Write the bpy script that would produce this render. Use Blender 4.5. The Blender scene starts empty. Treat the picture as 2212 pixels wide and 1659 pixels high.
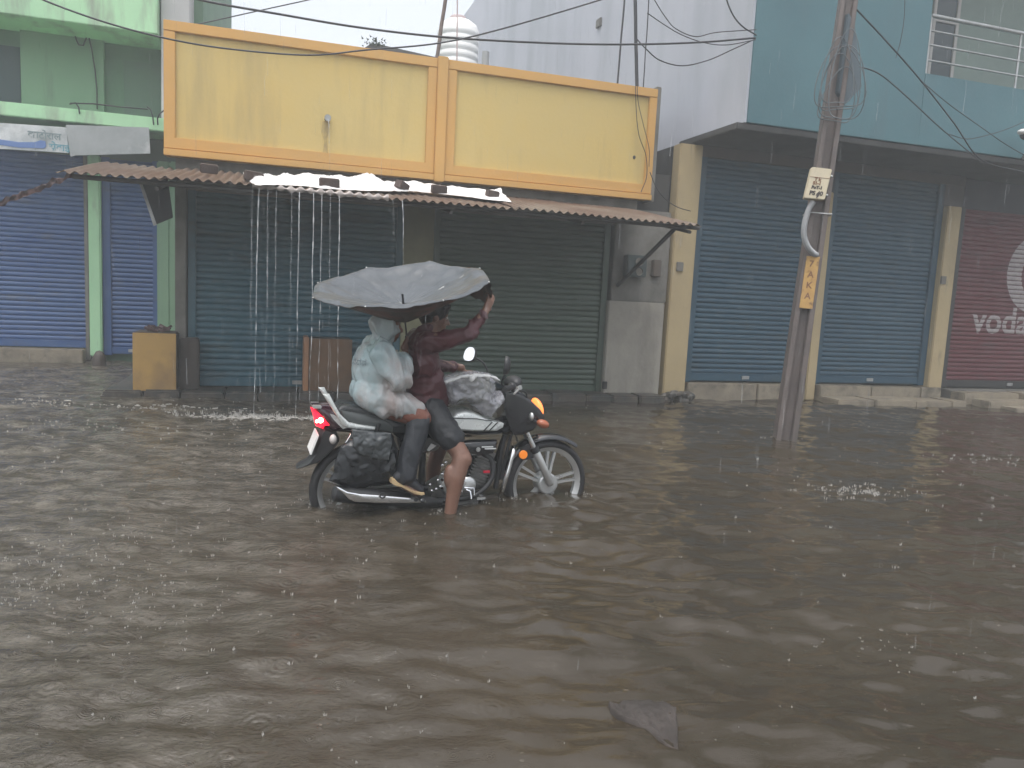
import bpy, bmesh, math, random
from mathutils import Vector, Matrix, noise
random.seed(7)
scene = bpy.context.scene
COL = scene.collection
R_ = math.radians
V = Vector

# ------------------------------------------------------------------ camera
CAM_H = 1.34
PITCH, ROLL, F, IW, IH = R_(6.8), R_(2.9), 1660.0, 2212.0, 1659.0
_f = V((0, math.cos(PITCH), -math.sin(PITCH)))
_u = V((0, math.sin(PITCH), math.cos(PITCH)))
_x = V((1, 0, 0))
CR = math.cos(ROLL) * _x + math.sin(ROLL) * _u
CU = -math.sin(ROLL) * _x + math.cos(ROLL) * _u
CP = V((0, 0, CAM_H))
cam = bpy.data.cameras.new('camera')
camo = bpy.data.objects.new('camera', cam)
COL.objects.link(camo)
camo.matrix_world = Matrix(((CR.x, CU.x, -_f.x, 0), (CR.y, CU.y, -_f.y, 0), (CR.z, CU.z, -_f.z, CAM_H), (0, 0, 0, 1)))
cam.sensor_width = 36.0
cam.lens = 36.0 * F / IW
cam.clip_start, cam.clip_end = 0.05, 500
scene.camera = camo

# ------------------------------------------------------------------ world, sun, exposure
SUN_EL, SUN_AZ = 76.0, 205.0
w = bpy.data.worlds.new('World')
scene.world = w
w.use_nodes = True
nt = w.node_tree
bg = nt.nodes['Background']
sky = nt.nodes.new('ShaderNodeTexSky')
sky.sky_type = 'NISHITA'
sky.sun_disc = False
sky.sun_elevation = R_(SUN_EL)
sky.sun_rotation = R_(SUN_AZ)
sky.air_density, sky.dust_density, sky.ozone_density = 1.2, 5.0, 1.0
hs = nt.nodes.new('ShaderNodeHueSaturation')
hs.inputs['Saturation'].default_value = 0.3
nt.links.new(sky.outputs[0], hs.inputs['Color'])
nt.links.new(hs.outputs[0], bg.inputs[0])
bg.inputs[1].default_value = 0.15
sl = bpy.data.lights.new('sun', 'SUN')
sl.energy, sl.angle, sl.color = 0.5, R_(60), (1, 0.97, 0.93)
so = bpy.data.objects.new('sun', sl)
COL.objects.link(so)
_sd = V((math.sin(R_(SUN_AZ)) * math.cos(R_(SUN_EL)), math.cos(R_(SUN_AZ)) * math.cos(R_(SUN_EL)), math.sin(R_(SUN_EL))))
so.rotation_euler = _sd.to_track_quat('Z', 'Y').to_euler()
scene.view_settings.view_transform = 'Standard'
scene.view_settings.look = 'None'
scene.view_settings.gamma = 1
scene.view_settings.exposure = EXPOSURE = 1.05
scene.cycles.max_bounces = 8
scene.cycles.volume_bounces = 1
scene.cycles.caustics_reflective = False
scene.cycles.caustics_refractive = False

# ------------------------------------------------------------------ materials
def _new(name):
    m = bpy.data.materials.new(name)
    m.use_nodes = True
    return m, m.node_tree, m.node_tree.nodes['Principled BSDF']

def mat(name, col, rough=0.6, metal=0.0, col2=None, nscale=3.0, stretch=(1, 1, 1), nlo=0.4, nhi=0.65, bump=0.0, bscale=40.0,
        spec=0.5, alpha=1.0, trans=0.0, coat=0.0, emit=None, estr=0.0, rvar=0.0, dirt=None, dscale=1.2, dstretch=(1, 1, 0.25), dlo=0.52, dhi=0.75):
    m, t, p = _new(name)
    L = t.links.new
    N = t.nodes.new
    tc = N('ShaderNodeTexCoord')
    p.inputs['Base Color'].default_value = (*col, 1)
    p.inputs['Roughness'].default_value = rough
    p.inputs['Metallic'].default_value = metal
    p.inputs['Specular IOR Level'].default_value = spec
    p.inputs['Alpha'].default_value = alpha
    p.inputs['Transmission Weight'].default_value = trans
    p.inputs['Coat Weight'].default_value = coat
    if emit:
        p.inputs['Emission Color'].default_value = (*emit, 1)
        p.inputs['Emission Strength'].default_value = estr
    src = None

    def noisemask(scale, st, lo, hi, detail=6):
        mp = N('ShaderNodeMapping')
        mp.inputs['Scale'].default_value = st
        L(tc.outputs['Object'], mp.inputs[0])
        nz = N('ShaderNodeTexNoise')
        nz.inputs['Scale'].default_value = scale
        nz.inputs['Detail'].default_value = detail
        nz.inputs['Roughness'].default_value = 0.62
        L(mp.outputs[0], nz.inputs['Vector'])
        mr = N('ShaderNodeMapRange')
        mr.inputs[1].default_value, mr.inputs[2].default_value = lo, hi
        L(nz.outputs['Fac'], mr.inputs[0])
        return mr.outputs[0]
    if col2:
        mx = N('ShaderNodeMix')
        mx.data_type = 'RGBA'
        mx.inputs[6].default_value = (*col, 1)
        mx.inputs[7].default_value = (*col2, 1)
        L(noisemask(nscale, stretch, nlo, nhi), mx.inputs[0])
        src = mx.outputs[2]
    if dirt:
        mx = N('ShaderNodeMix')
        mx.data_type = 'RGBA'
        mx.inputs[6].default_value = (*col, 1)
        if src:
            L(src, mx.inputs[6])
        mx.inputs[7].default_value = (*dirt, 1)
        L(noisemask(dscale, dstretch, dlo, dhi, 8), mx.inputs[0])
        src = mx.outputs[2]
    if src:
        L(src, p.inputs['Base Color'])
    if rvar:
        mr = N('ShaderNodeMapRange')
        L(noisemask(nscale * 2.3, (1, 1, 1), 0.3, 0.7), mr.inputs[0])
        mr.inputs[3].default_value, mr.inputs[4].default_value = max(0.02, rough - rvar), min(1, rough + rvar)
        L(mr.outputs[0], p.inputs['Roughness'])
    if bump:
        nz = N('ShaderNodeTexNoise')
        nz.inputs['Scale'].default_value = bscale
        nz.inputs['Detail'].default_value = 5
        L(tc.outputs['Object'], nz.inputs['Vector'])
        bp = N('ShaderNodeBump')
        bp.inputs['Strength'].default_value = bump
        bp.inputs['Distance'].default_value = 0.01
        L(nz.outputs['Fac'], bp.inputs['Height'])
        L(bp.outputs[0], p.inputs['Normal'])
    return m

# ------------------------------------------------------------------ mesh helpers
class MB:
    """collects shapes in one mesh"""
    def __init__(s):
        s.v, s.f = [], []

    def add(s, vs, fs):
        o = len(s.v)
        s.v += [tuple(p) for p in vs]
        s.f += [tuple(i + o for i in q) for q in fs]
        return s

    def box(s, a0, a1, b0, b1, c0, c1, M=None):
        vs = [V((x, y, z)) for x in (a0, a1) for y in (b0, b1) for z in (c0, c1)]
        if M:
            vs = [M @ p for p in vs]
        return s.add(vs, [(0, 1, 3, 2), (4, 6, 7, 5), (0, 4, 5, 1), (2, 3, 7, 6), (0, 2, 6, 4), (1, 5, 7, 3)])

    def tube(s, pts, r, n=8, caps=True):
        pts = [V(p) for p in pts]
        rs = r if isinstance(r, (list, tuple)) else [r] * len(pts)
        vs, fs = [], []
        ref = None
        for i, p in enumerate(pts):
            t = (pts[min(i + 1, len(pts) - 1)] - pts[max(i - 1, 0)])
            t = t.normalized() if t.length > 1e-9 else V((0, 0, 1))
            if ref is None:
                ref = t.orthogonal().normalized()
            ref = (ref - ref.dot(t) * t)
            ref = ref.normalized() if ref.length > 1e-6 else t.orthogonal().normalized()
            b = t.cross(ref)
            for k in range(n):
                a = 2 * math.pi * k / n
                vs.append(p + rs[i] * (math.cos(a) * ref + math.sin(a) * b))
        for i in range(len(pts) - 1):
            for k in range(n):
                k2 = (k + 1) % n
                fs.append((i * n + k, i * n + k2, (i + 1) * n + k2, (i + 1) * n + k))
        if caps:
            fs.append(tuple(range(n))[::-1])
            fs.append(tuple((len(pts) - 1) * n + k for k in range(n)))
        return s.add(vs, fs)

    def prism(s, poly, b0, b1, inset=0.0):
        """poly of (x, z), extruded along y from b0 to b1; inset rounds both rims"""
        n = len(poly)
        A = sum(poly[i][0] * poly[(i + 1) % n][1] - poly[(i + 1) % n][0] * poly[i][1] for i in range(n))
        if A < 0:
            poly = poly[::-1]
        def off(d):
            out = []
            for i in range(n):
                p0, p1, p2 = V(poly[i - 1]), V(poly[i]), V(poly[(i + 1) % n])
                e1, e2 = (p1 - p0).normalized(), (p2 - p1).normalized()
                n1, n2 = V((-e1.y, e1.x)), V((-e2.y, e2.x))
                m = n1 + n2
                m = m.normalized() if m.length > 1e-5 else n1
                k = d / max(0.5, m.dot(n1))
                out.append(p1 + m * k)
            return out
        rings = []
        if inset:
            rings = [(b0, off(inset)), (b0 + (b1 - b0) * 0.12, off(inset * 0.3)), (b0 + (b1 - b0) * 0.3, off(0)),
                     (b0 + (b1 - b0) * 0.7, off(0)), (b1 - (b1 - b0) * 0.12, off(inset * 0.3)), (b1, off(inset))]
        else:
            rings = [(b0, off(0)), (b1, off(0))]
        vs = [(p[0], y, p[1]) for y, ps in rings for p in ps]
        fs = []
        for i in range(len(rings) - 1):
            for k in range(n):
                k2 = (k + 1) % n
                fs.append((i * n + k, i * n + k2, (i + 1) * n + k2, (i + 1) * n + k))
        fs.append(tuple(range(n))[::-1])
        fs.append(tuple((len(rings) - 1) * n + k for k in range(n)))
        return s.add(vs, fs)

    def ball(s, c, r, nu=16, nv=10, M=None):
        c = V(c)
        r = V(r) if not isinstance(r, (int, float)) else V((r, r, r))
        vs, fs = [], []
        for j in range(nv + 1):
            th = math.pi * j / nv
            for i in range(nu):
                ph = 2 * math.pi * i / nu
                p = V((math.sin(th) * math.cos(ph) * r.x, math.sin(th) * math.sin(ph) * r.y, math.cos(th) * r.z))
                if M:
                    p = M @ p
                vs.append(c + p)
        for j in range(nv):
            for i in range(nu):
                i2 = (i + 1) % nu
                fs.append((j * nu + i, (j + 1) * nu + i, (j + 1) * nu + i2, j * nu + i2))
        return s.add(vs, fs)

    def lathe(s, prof, c, axis, n=32, closed=False):
        """prof of (radius, height along axis)"""
        axis = V(axis).normalized()
        a = axis.orthogonal().normalized()
        b = axis.cross(a)
        c = V(c)
        vs, fs = [], []
        for (r, h) in prof:
            for k in range(n):
                t = 2 * math.pi * k / n
                vs.append(c + axis * h + r * (math.cos(t) * a + math.sin(t) * b))
        m = len(prof)
        for i in range(m if closed else m - 1):
            i2 = (i + 1) % m
            for k in range(n):
                k2 = (k + 1) % n
                fs.append((i * n + k, i * n + k2, i2 * n + k2, i2 * n + k))
        return s.add(vs, fs)

    def grid(s, fn, nu, nv):
        vs = [fn(i / nu, j / nv) for j in range(nv + 1) for i in range(nu + 1)]
        fs = [(j * (nu + 1) + i, j * (nu + 1) + i + 1, (j + 1) * (nu + 1) + i + 1, (j + 1) * (nu + 1) + i) for j in range(nv) for i in range(nu)]
        return s.add(vs, fs)

def fbm(p, sc=1.0, oct=4):
    return noise.fractal(V(p) * sc, 0.9, 2.0, oct, noise_basis='PERLIN_ORIGINAL')

def build_mesh(name, mb, m, smooth=None, merge=True, bevel=0.0, origin=(0, 0, 0), fixn=True):
    me = bpy.data.meshes.new(name)
    o = V(origin)
    me.from_pydata([tuple(V(p) - o) for p in mb.v], [], mb.f)
    bm = bmesh.new()
    bm.from_mesh(me)
    if merge:
        bmesh.ops.remove_doubles(bm, verts=bm.verts, dist=1e-5)
    if fixn:
        bmesh.ops.recalc_face_normals(bm, faces=bm.faces)
    if bevel:
        es = [e for e in bm.edges if len(e.link_faces) == 2 and e.calc_face_angle(0) > 0.6]
        bmesh.ops.bevel(bm, geom=es, offset=bevel, segments=2, affect='EDGES', clamp_overlap=True)
    bm.to_mesh(me)
    bm.free()
    me.materials.append(m)
    if smooth is not None:
        me.polygons.foreach_set('use_smooth', [True] * len(me.polygons))
        if smooth < 180:
            try:
                me.set_sharp_from_angle(angle=R_(smooth))
            except Exception:
                pass
    return me

class Frame:
    def __init__(s, o, deg):
        s.o = V((o[0], o[1], 0))
        s.a = R_(deg)
        s.e = V((math.cos(s.a), math.sin(s.a), 0))
        s.i = V((-math.sin(s.a), math.cos(s.a), 0))

    def W(s, a, d, z):
        return s.o + a * s.e + d * s.i + V((0, 0, z))

    def px(s, x, y, d=0.0):
        """where the sight line through photo point (x, y) meets the plane at depth d: (along, up)"""
        D = CR * (x - IW / 2) + CU * (IH / 2 - y) + _f * F
        k = ((s.o + d * s.i - CP).dot(s.i)) / D.dot(s.i)
        P = CP + D * k
        return ((P - s.o).dot(s.e), P.z)

    def p3(s, x, y, d=0.0):
        a, z = s.px(x, y, d)
        return (a, d, z)

    def onz(s, x, y, z=0.0):
        D = CR * (x - IW / 2) + CU * (IH / 2 - y) + _f * F
        P = CP + D * ((z - CAM_H) / D.z) - s.o
        return (P.dot(s.e), P.dot(s.i), z)

A = Frame((0, 9.85), 17.5)      # the shop fronts: along the street, into the shops, up
B = Frame((-0.92, 4.64), 19.3)  # the motorcycle: forward, to its left, up; origin under the rear axle
WF = Frame((0, 0), 0)

def tagp(o, label=None, cat=None, group=None, kind=None):
    if label: o['label'] = label
    if cat: o['category'] = cat
    if group: o['group'] = group
    if kind: o['kind'] = kind
    return o

class Thing:
    """an Empty at the thing's base; parts are given in the frame's coordinates"""
    def __init__(s, name, label, cat, fr, base, group=None, kind=None):
        s.fr, s.base = fr, V(base)
        s.o = bpy.data.objects.new(name, None)
        s.o.empty_display_size = 0.1
        COL.objects.link(s.o)
        s.o.location = fr.W(*base)
        s.o.rotation_euler = (0, 0, fr.a)
        tagp(s.o, label, cat, group, kind)

    def part(s, name, mb, m, parent=None, smooth=None, bevel=0.0, label=None, **k):
        ob = bpy.data.objects.new(name, build_mesh(name, mb, m, smooth, bevel=bevel, origin=s.base, **k))
        COL.objects.link(ob)
        ob.parent = parent or s.o
        if label: ob['label'] = label
        return ob

def single(name, label, cat, fr, mb, m, smooth=None, bevel=0.0, group=None, kind=None, **k):
    xs, ys, zs = zip(*mb.v)
    base = V(((min(xs) + max(xs)) / 2, (min(ys) + max(ys)) / 2, min(zs)))
    ob = bpy.data.objects.new(name, build_mesh(name, mb, m, smooth, bevel=bevel, origin=base, **k))
    COL.objects.link(ob)
    ob.location = fr.W(*base)
    ob.rotation_euler = (0, 0, fr.a)
    return tagp(ob, label, cat, group, kind)

def text_mb(body, size, fontshift=0.0):
    """letter outlines as a flat mesh in x, z (facing -y)"""
    cu = bpy.data.curves.new('t', 'FONT')
    cu.body = body
    cu.size = size
    cu.resolution_u = 4
    cu.offset = fontshift
    ob = bpy.data.objects.new('t', cu)
    COL.objects.link(ob)
    dg = bpy.context.evaluated_depsgraph_get()
    me = bpy.data.meshes.new_from_object(ob.evaluated_get(dg))
    mb = MB()
    mb.add([(v.co.x, 0, v.co.y) for v in me.vertices], [tuple(p.vertices) for p in me.polygons])
    bpy.data.objects.remove(ob)
    bpy.data.curves.remove(cu)
    bpy.data.meshes.remove(me)
    return mb

def shifted(mb, dx, dy, dz, rot=0.0, shear=0.0):
    out = MB()
    c, s_ = math.cos(rot), math.sin(rot)
    out.v = [((x * c - z * s_) + dx + shear * z, y + dy, (x * s_ + z * c) + dz) for (x, y, z) in mb.v]
    out.f = list(mb.f)
    return out
# ------------------------------------------------------------------ ground and water
M_mud = mat('mud', (0.10, 0.08, 0.06), 0.8, col2=(0.06, 0.05, 0.04), nscale=1.5, bump=0.4, bscale=12)
g = MB().box(-80, 80, -30, 90, -1.0, -0.22)
single('road', None, None, WF, g, M_mud, kind='structure')

def lines(lo, dlo, dhi, hi, step, n):
    out = [lo + (dlo - lo) * (i / n) ** 0.5 for i in range(n)]
    k = int((dhi - dlo) / step)
    out += [dlo + (dhi - dlo) * i / k for i in range(k + 1)]
    out += [dhi + (hi - dhi) * ((i + 1) / n) ** 2 for i in range(n)]
    return out
xs = lines(-60, -6.5, 6.5, 60, 0.034, 12)
ys = [-25 + 26.5 * (i / 8) for i in range(8)]
y = 1.5
while y < 13:
    ys.append(y)
    y += 0.011 + 0.0035 * y
ys += [13 + 60 * ((i + 1) / 10) ** 2 for i in range(10)]

def wave(x, y):
    # choppy where the rain beats on open water, smoother to the right and in front of the motorcycle
    rough = 0.45 + 0.55 * min(1, max(0, (-x - 0.1 * y + 1.2) / 2.2))
    h = 0.034 * fbm((x * 0.9, y * 1.9, 0.3), 1.3, 2)
    h += 0.0165 * fbm((x * 1.3, y * 2.4, 4.0), 3.0, 2)
    h += 0.0070 * fbm((x * 1.2, y * 2.0, 7.0), 6.0, 2)
    h += 0.0040 * rough * fbm((x * 1.2, y * 1.9, 9.0), 9.0, 3)
    # bow ripples round the wheels, kerb and pole
    for (cx, cy, k) in ((0.25, 5.05, 1.0), (-0.92, 4.64, 0.8), (-0.36, 4.5, 0.8), (2.80, 7.71, 0.6)):
        d = math.hypot(x - cx, (y - cy) * 1.1)
        if d < 1.6:
            h += 0.0065 * k * math.sin(d * 26) * math.exp(-d * 2.4)
    # churned water where the roof water lands
    d = math.hypot((x + 2.2) / 0.9, (y - 7.35) / 0.28)
    if d < 2.5:
        h += 0.018 * math.exp(-d * d) * (0.6 + 1.6 * fbm((x, y, 2.0), 9.0, 3))
    return h
mb = MB()
for yy in ys:
    for xx in xs:
        near = -7 < xx < 7 and 1.2 < yy < 13.2
        mb.v.append((xx, yy, wave(xx, yy) if near else 0.0))
nx = len(xs)
mb.f = [(j * nx + i, j * nx + i + 1, (j + 1) * nx + i + 1, (j + 1) * nx + i) for j in range(len(ys) - 1) for i in range(nx - 1)]

def water_material():
    m, t, p = _new('flood_water')
    L, N = t.links.new, t.nodes.new
    p.inputs['Roughness'].default_value = 0.035
    p.inputs['IOR'].default_value = 1.41
    p.inputs['Specular IOR Level'].default_value = 0.55
    geo = N('ShaderNodeNewGeometry')
    nz = N('ShaderNodeTexNoise')
    nz.inputs['Scale'].default_value = 0.7
    nz.inputs['Detail'].default_value = 5
    L(geo.outputs['Position'], nz.inputs['Vector'])
    cr = N('ShaderNodeValToRGB')
    cr.color_ramp.elements[0].position, cr.color_ramp.elements[1].position = 0.35, 0.7
    cr.color_ramp.elements[0].color = (0.034, 0.027, 0.018, 1)
    cr.color_ramp.elements[1].color = (0.048, 0.038, 0.026, 1)
    L(nz.outputs['Fac'], cr.inputs[0])
    # foam flecks
    n2 = N('ShaderNodeTexNoise')
    n2.inputs['Scale'].default_value = 26
    n2.inputs['Detail'].default_value = 6
    n2.inputs['Roughness'].default_value = 0.7
    mp = N('ShaderNodeMapping')
    mp.inputs['Scale'].default_value = (0.7, 1.2, 1)
    L(geo.outputs['Position'], mp.inputs[0])
    L(mp.outputs[0], n2.inputs['Vector'])
    mr = N('ShaderNodeMapRange')
    mr.inputs[1].default_value, mr.inputs[2].default_value = 0.66, 0.78
    mr.inputs[4].default_value = 0.4
    L(n2.outputs['Fac'], mr.inputs[0])
    mx = N('ShaderNodeMix')
    mx.data_type = 'RGBA'
    L(mr.outputs[0], mx.inputs[0])
    L(cr.outputs[0], mx.inputs[6])
    mx.inputs[7].default_value = (0.42, 0.38, 0.33, 1)
    # aerated water towards the left, with surface glare painted into its paler colour
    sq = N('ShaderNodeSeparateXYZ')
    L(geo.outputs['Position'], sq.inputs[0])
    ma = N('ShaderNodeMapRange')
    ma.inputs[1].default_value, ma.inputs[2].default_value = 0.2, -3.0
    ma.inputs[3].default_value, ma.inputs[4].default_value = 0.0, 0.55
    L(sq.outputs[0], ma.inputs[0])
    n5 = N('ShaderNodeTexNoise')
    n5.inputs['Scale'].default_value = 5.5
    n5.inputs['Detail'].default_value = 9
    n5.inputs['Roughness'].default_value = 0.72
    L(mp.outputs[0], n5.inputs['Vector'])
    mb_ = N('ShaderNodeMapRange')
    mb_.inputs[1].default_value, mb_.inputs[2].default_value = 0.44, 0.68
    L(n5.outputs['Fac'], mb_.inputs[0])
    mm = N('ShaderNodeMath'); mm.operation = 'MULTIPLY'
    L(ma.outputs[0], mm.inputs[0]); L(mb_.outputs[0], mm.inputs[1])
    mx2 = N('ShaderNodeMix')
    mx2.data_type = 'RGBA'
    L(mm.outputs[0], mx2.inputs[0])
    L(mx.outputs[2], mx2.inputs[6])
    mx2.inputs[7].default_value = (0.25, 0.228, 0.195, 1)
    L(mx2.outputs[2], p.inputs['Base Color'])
    # rain rings: voronoi cells, each with a ring of its own radius
    hsum = None
    for (sc, amp, kx) in ((4.3, 0.34, 58.0), (9.7, 0.30, 80.0), (19.0, 0.22, 60.0)):
        vo = N('ShaderNodeTexVoronoi')
        vo.inputs['Scale'].default_value = sc
        vo.voronoi_dimensions = '2D'
        L(geo.outputs['Position'], vo.inputs['Vector'])
        mul = N('ShaderNodeMath'); mul.operation = 'MULTIPLY'; mul.inputs[1].default_value = kx
        L(vo.outputs['Distance'], mul.inputs[0])
        sn = N('ShaderNodeMath'); sn.operation = 'SINE'
        L(mul.outputs[0], sn.inputs[0])
        fo = N('ShaderNodeMapRange')
        fo.inputs[1].default_value, fo.inputs[2].default_value = 0.0, 0.42
        fo.inputs[3].default_value, fo.inputs[4].default_value = amp, 0.0
        L(vo.outputs['Distance'], fo.inputs[0])
        # only some cells ring
        sx = N('ShaderNodeSeparateColor')
        L(vo.outputs['Color'], sx.inputs[0])
        gt = N('ShaderNodeMapRange')
        gt.inputs[1].default_value, gt.inputs[2].default_value = 0.45, 0.9
        L(sx.outputs[0], gt.inputs[0])
        a = N('ShaderNodeMath'); a.operation = 'MULTIPLY'
        L(sn.outputs[0], a.inputs[0]); L(fo.outputs[0], a.inputs[1])
        b = N('ShaderNodeMath'); b.operation = 'MULTIPLY'
        L(a.outputs[0], b.inputs[0]); L(gt.outputs[0], b.inputs[1])
        if hsum is None:
            hsum = b.outputs[0]
        else:
            s = N('ShaderNodeMath'); s.operation = 'ADD'
            L(hsum, s.inputs[0]); L(b.outputs[0], s.inputs[1])
            hsum = s.outputs[0]
    n3 = N('ShaderNodeTexNoise')
    n3.inputs['Scale'].default_value = 16
    n3.inputs['Detail'].default_value = 6
    n3.inputs['Roughness'].default_value = 0.65
    L(mp.outputs[0], n3.inputs['Vector'])
    # rougher water on the left
    sp = N('ShaderNodeSeparateXYZ')
    L(geo.outputs['Position'], sp.inputs[0])
    ml = N('ShaderNodeMapRange')
    ml.inputs[1].default_value, ml.inputs[2].default_value = 0.3, -1.9
    ml.inputs[3].default_value, ml.inputs[4].default_value = 0.22, 2.3
    L(sp.outputs[0], ml.inputs[0])
    n4 = N('ShaderNodeTexNoise')
    n4.inputs['Scale'].default_value = 75
    n4.inputs['Detail'].default_value = 4
    L(mp.outputs[0], n4.inputs['Vector'])
    k4 = N('ShaderNodeMath'); k4.operation = 'MULTIPLY_ADD'
    L(n4.outputs['Fac'], k4.inputs[0]); k4.inputs[1].default_value = 0.2
    L(n3.outputs['Fac'], k4.inputs[2])
    k = N('ShaderNodeMath'); k.operation = 'MULTIPLY'
    L(k4.outputs[0], k.inputs[0]); k.inputs[1].default_value = 2.6
    s = N('ShaderNodeMath'); s.operation = 'ADD'
    L(hsum, s.inputs[0]); L(k.outputs[0], s.inputs[1])
    bp = N('ShaderNodeBump')
    bp.inputs['Distance'].default_value = 0.0035
    L(ml.outputs[0], bp.inputs['Strength'])
    L(s.outputs[0], bp.inputs['Height'])
    L(bp.outputs[0], p.inputs['Normal'])
    return m
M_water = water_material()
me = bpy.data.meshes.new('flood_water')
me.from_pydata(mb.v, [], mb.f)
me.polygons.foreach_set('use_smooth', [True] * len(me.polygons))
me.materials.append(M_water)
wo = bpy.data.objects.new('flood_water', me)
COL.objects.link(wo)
wo['kind'] = 'structure'

# ------------------------------------------------------------------ shared materials
M_yel = mat('yellow_paint', (0.60, 0.44, 0.15), 0.75, col2=(0.56, 0.44, 0.18), nscale=0.6, nlo=0.35, nhi=0.7, bump=0.12, bscale=25,
            dirt=(0.40, 0.31, 0.14), dscale=1.3, dstretch=(2.2, 1, 0.28), dlo=0.50, dhi=0.80)
M_orange = mat('ochre_paint', (0.60, 0.34, 0.10), 0.7, col2=(0.55, 0.33, 0.11), nscale=1.2, bump=0.1, bscale=30,
               dirt=(0.36, 0.24, 0.12), dscale=1.5, dstretch=(1.6, 1, 0.4), dlo=0.62, dhi=0.85)
M_conc = mat('wet_concrete', (0.20, 0.19, 0.17), 0.65, col2=(0.12, 0.115, 0.10), nscale=2.2, bump=0.3, bscale=25, dirt=(0.07, 0.065, 0.06), dlo=0.5, dhi=0.8)
M_dark = mat('dark_wall', (0.06, 0.06, 0.058), 0.8, col2=(0.035, 0.035, 0.035), nscale=2)  # plain dark tone shared by walls, slab and small parts
M_greywall = mat('grey_plaster', (0.30, 0.28, 0.24), 0.75, col2=(0.22, 0.205, 0.18), nscale=1.6, bump=0.25, bscale=20, dirt=(0.11, 0.10, 0.085), dscale=2.2, dlo=0.5, dhi=0.75)
M_cream = mat('cream_paint', (0.43, 0.34, 0.19), 0.7, col2=(0.37, 0.29, 0.17), nscale=1.4, bump=0.12, bscale=25, dirt=(0.22, 0.18, 0.12), dscale=2.6, dstretch=(2, 1, 0.5), dlo=0.6, dhi=0.75)
M_green = mat('green_paint', (0.20, 0.33, 0.21), 0.7, col2=(0.17, 0.29, 0.19), nscale=1.0, bump=0.15, bscale=20, dirt=(0.13, 0.17, 0.13), dscale=1.8, dstretch=(2.5, 1, 0.3), dlo=0.55, dhi=0.8)
M_greend = mat('green_wall', (0.14, 0.25, 0.16), 0.8, col2=(0.11, 0.19, 0.13), nscale=0.8, bump=0.2, bscale=20)
M_greenl = mat('pale_green_paint', (0.42, 0.70, 0.42), 0.7, col2=(0.36, 0.62, 0.38), nscale=0.7, dirt=(0.25, 0.28, 0.22), dscale=1.6, dstretch=(1.8, 1, 0.4), dlo=0.5, dhi=0.72)
M_bluebld = mat('teal_paint', (0.080, 0.175, 0.20), 0.75, col2=(0.068, 0.15, 0.175), nscale=0.7, bump=0.15, bscale=20, dirt=(0.08, 0.14, 0.16), dscale=1.2, dstretch=(2, 1, 0.3), dlo=0.55, dhi=0.85)

def shut_mat(name, c, c2, dirt):
    return mat(name, c, 0.42, 0.0, col2=c2, nscale=1.5, stretch=(0.6, 1, 1.5), bump=0.1, bscale=60, dirt=dirt, dscale=2.0, dstretch=(0.9, 1, 2.5), dlo=0.55, dhi=0.8, rvar=0.12)
M_sh_blue = shut_mat('blue_shutter', (0.030, 0.080, 0.22), (0.042, 0.10, 0.24), (0.08, 0.09, 0.12))
M_sh_teal = shut_mat('teal_shutter', (0.022, 0.080, 0.115), (0.034, 0.105, 0.14), (0.035, 0.045, 0.042))
M_sh_green = shut_mat('grey_green_shutter', (0.048, 0.076, 0.056), (0.06, 0.09, 0.066), (0.045, 0.045, 0.036))
M_sh_sea = shut_mat('sea_blue_shutter', (0.014, 0.054, 0.090), (0.022, 0.068, 0.105), (0.035, 0.055, 0.06))
M_sh_red = shut_mat('red_shutter', (0.085, 0.006, 0.012), (0.10, 0.009, 0.014), (0.05, 0.014, 0.016))
M_black = mat('black_paint', (0.02, 0.02, 0.02), 0.5)
M_steel = mat('galvanised_steel', (0.45, 0.46, 0.46), 0.4, 0.85, col2=(0.33, 0.33, 0.32), nscale=8)
M_cable = mat('cable_rubber', (0.025, 0.025, 0.03), 0.5)
M_rust = mat('rusty_tin', (0.090, 0.053, 0.037), 0.6, 0.1, col2=(0.145, 0.115, 0.088), nscale=1.1, nlo=0.42, nhi=0.6, bump=0.3, bscale=40,
             dirt=(0.10, 0.055, 0.04), dscale=3.0, dstretch=(1, 1, 1), dlo=0.52, dhi=0.72)
M_white = mat('white_paint', (0.75, 0.75, 0.73), 0.5)
M_brick = mat('wet_brick', (0.075, 0.05, 0.042), 0.8, col2=(0.05, 0.037, 0.033), nscale=8, bump=0.5, bscale=60)
M_stone = mat('pale_stone', (0.27, 0.23, 0.17), 0.5, col2=(0.18, 0.155, 0.12), nscale=3, bump=0.3, bscale=25, dirt=(0.10, 0.09, 0.07), dscale=4, dstretch=(1, 1, 1), dlo=0.5, dhi=0.68)

SL = 0.070   # slat pitch of the roller shutters
PROF = ((0.0, 0.0), (0.12, -0.007), (0.28, -0.012), (0.50, -0.013), (0.72, -0.010), (0.88, 0.0), (0.92, 0.004), (0.97, 0.004))

def slat_d(z, z0):
    u = ((z - z0) / SL) % 1.0
    pts = list(PROF) + [(1.0, 0.0)]
    for (a, da), (b, db) in zip(pts, pts[1:]):
        if a <= u <= b:
            return da + (db - da) * (u - a) / (b - a)
    return 0.0

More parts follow.
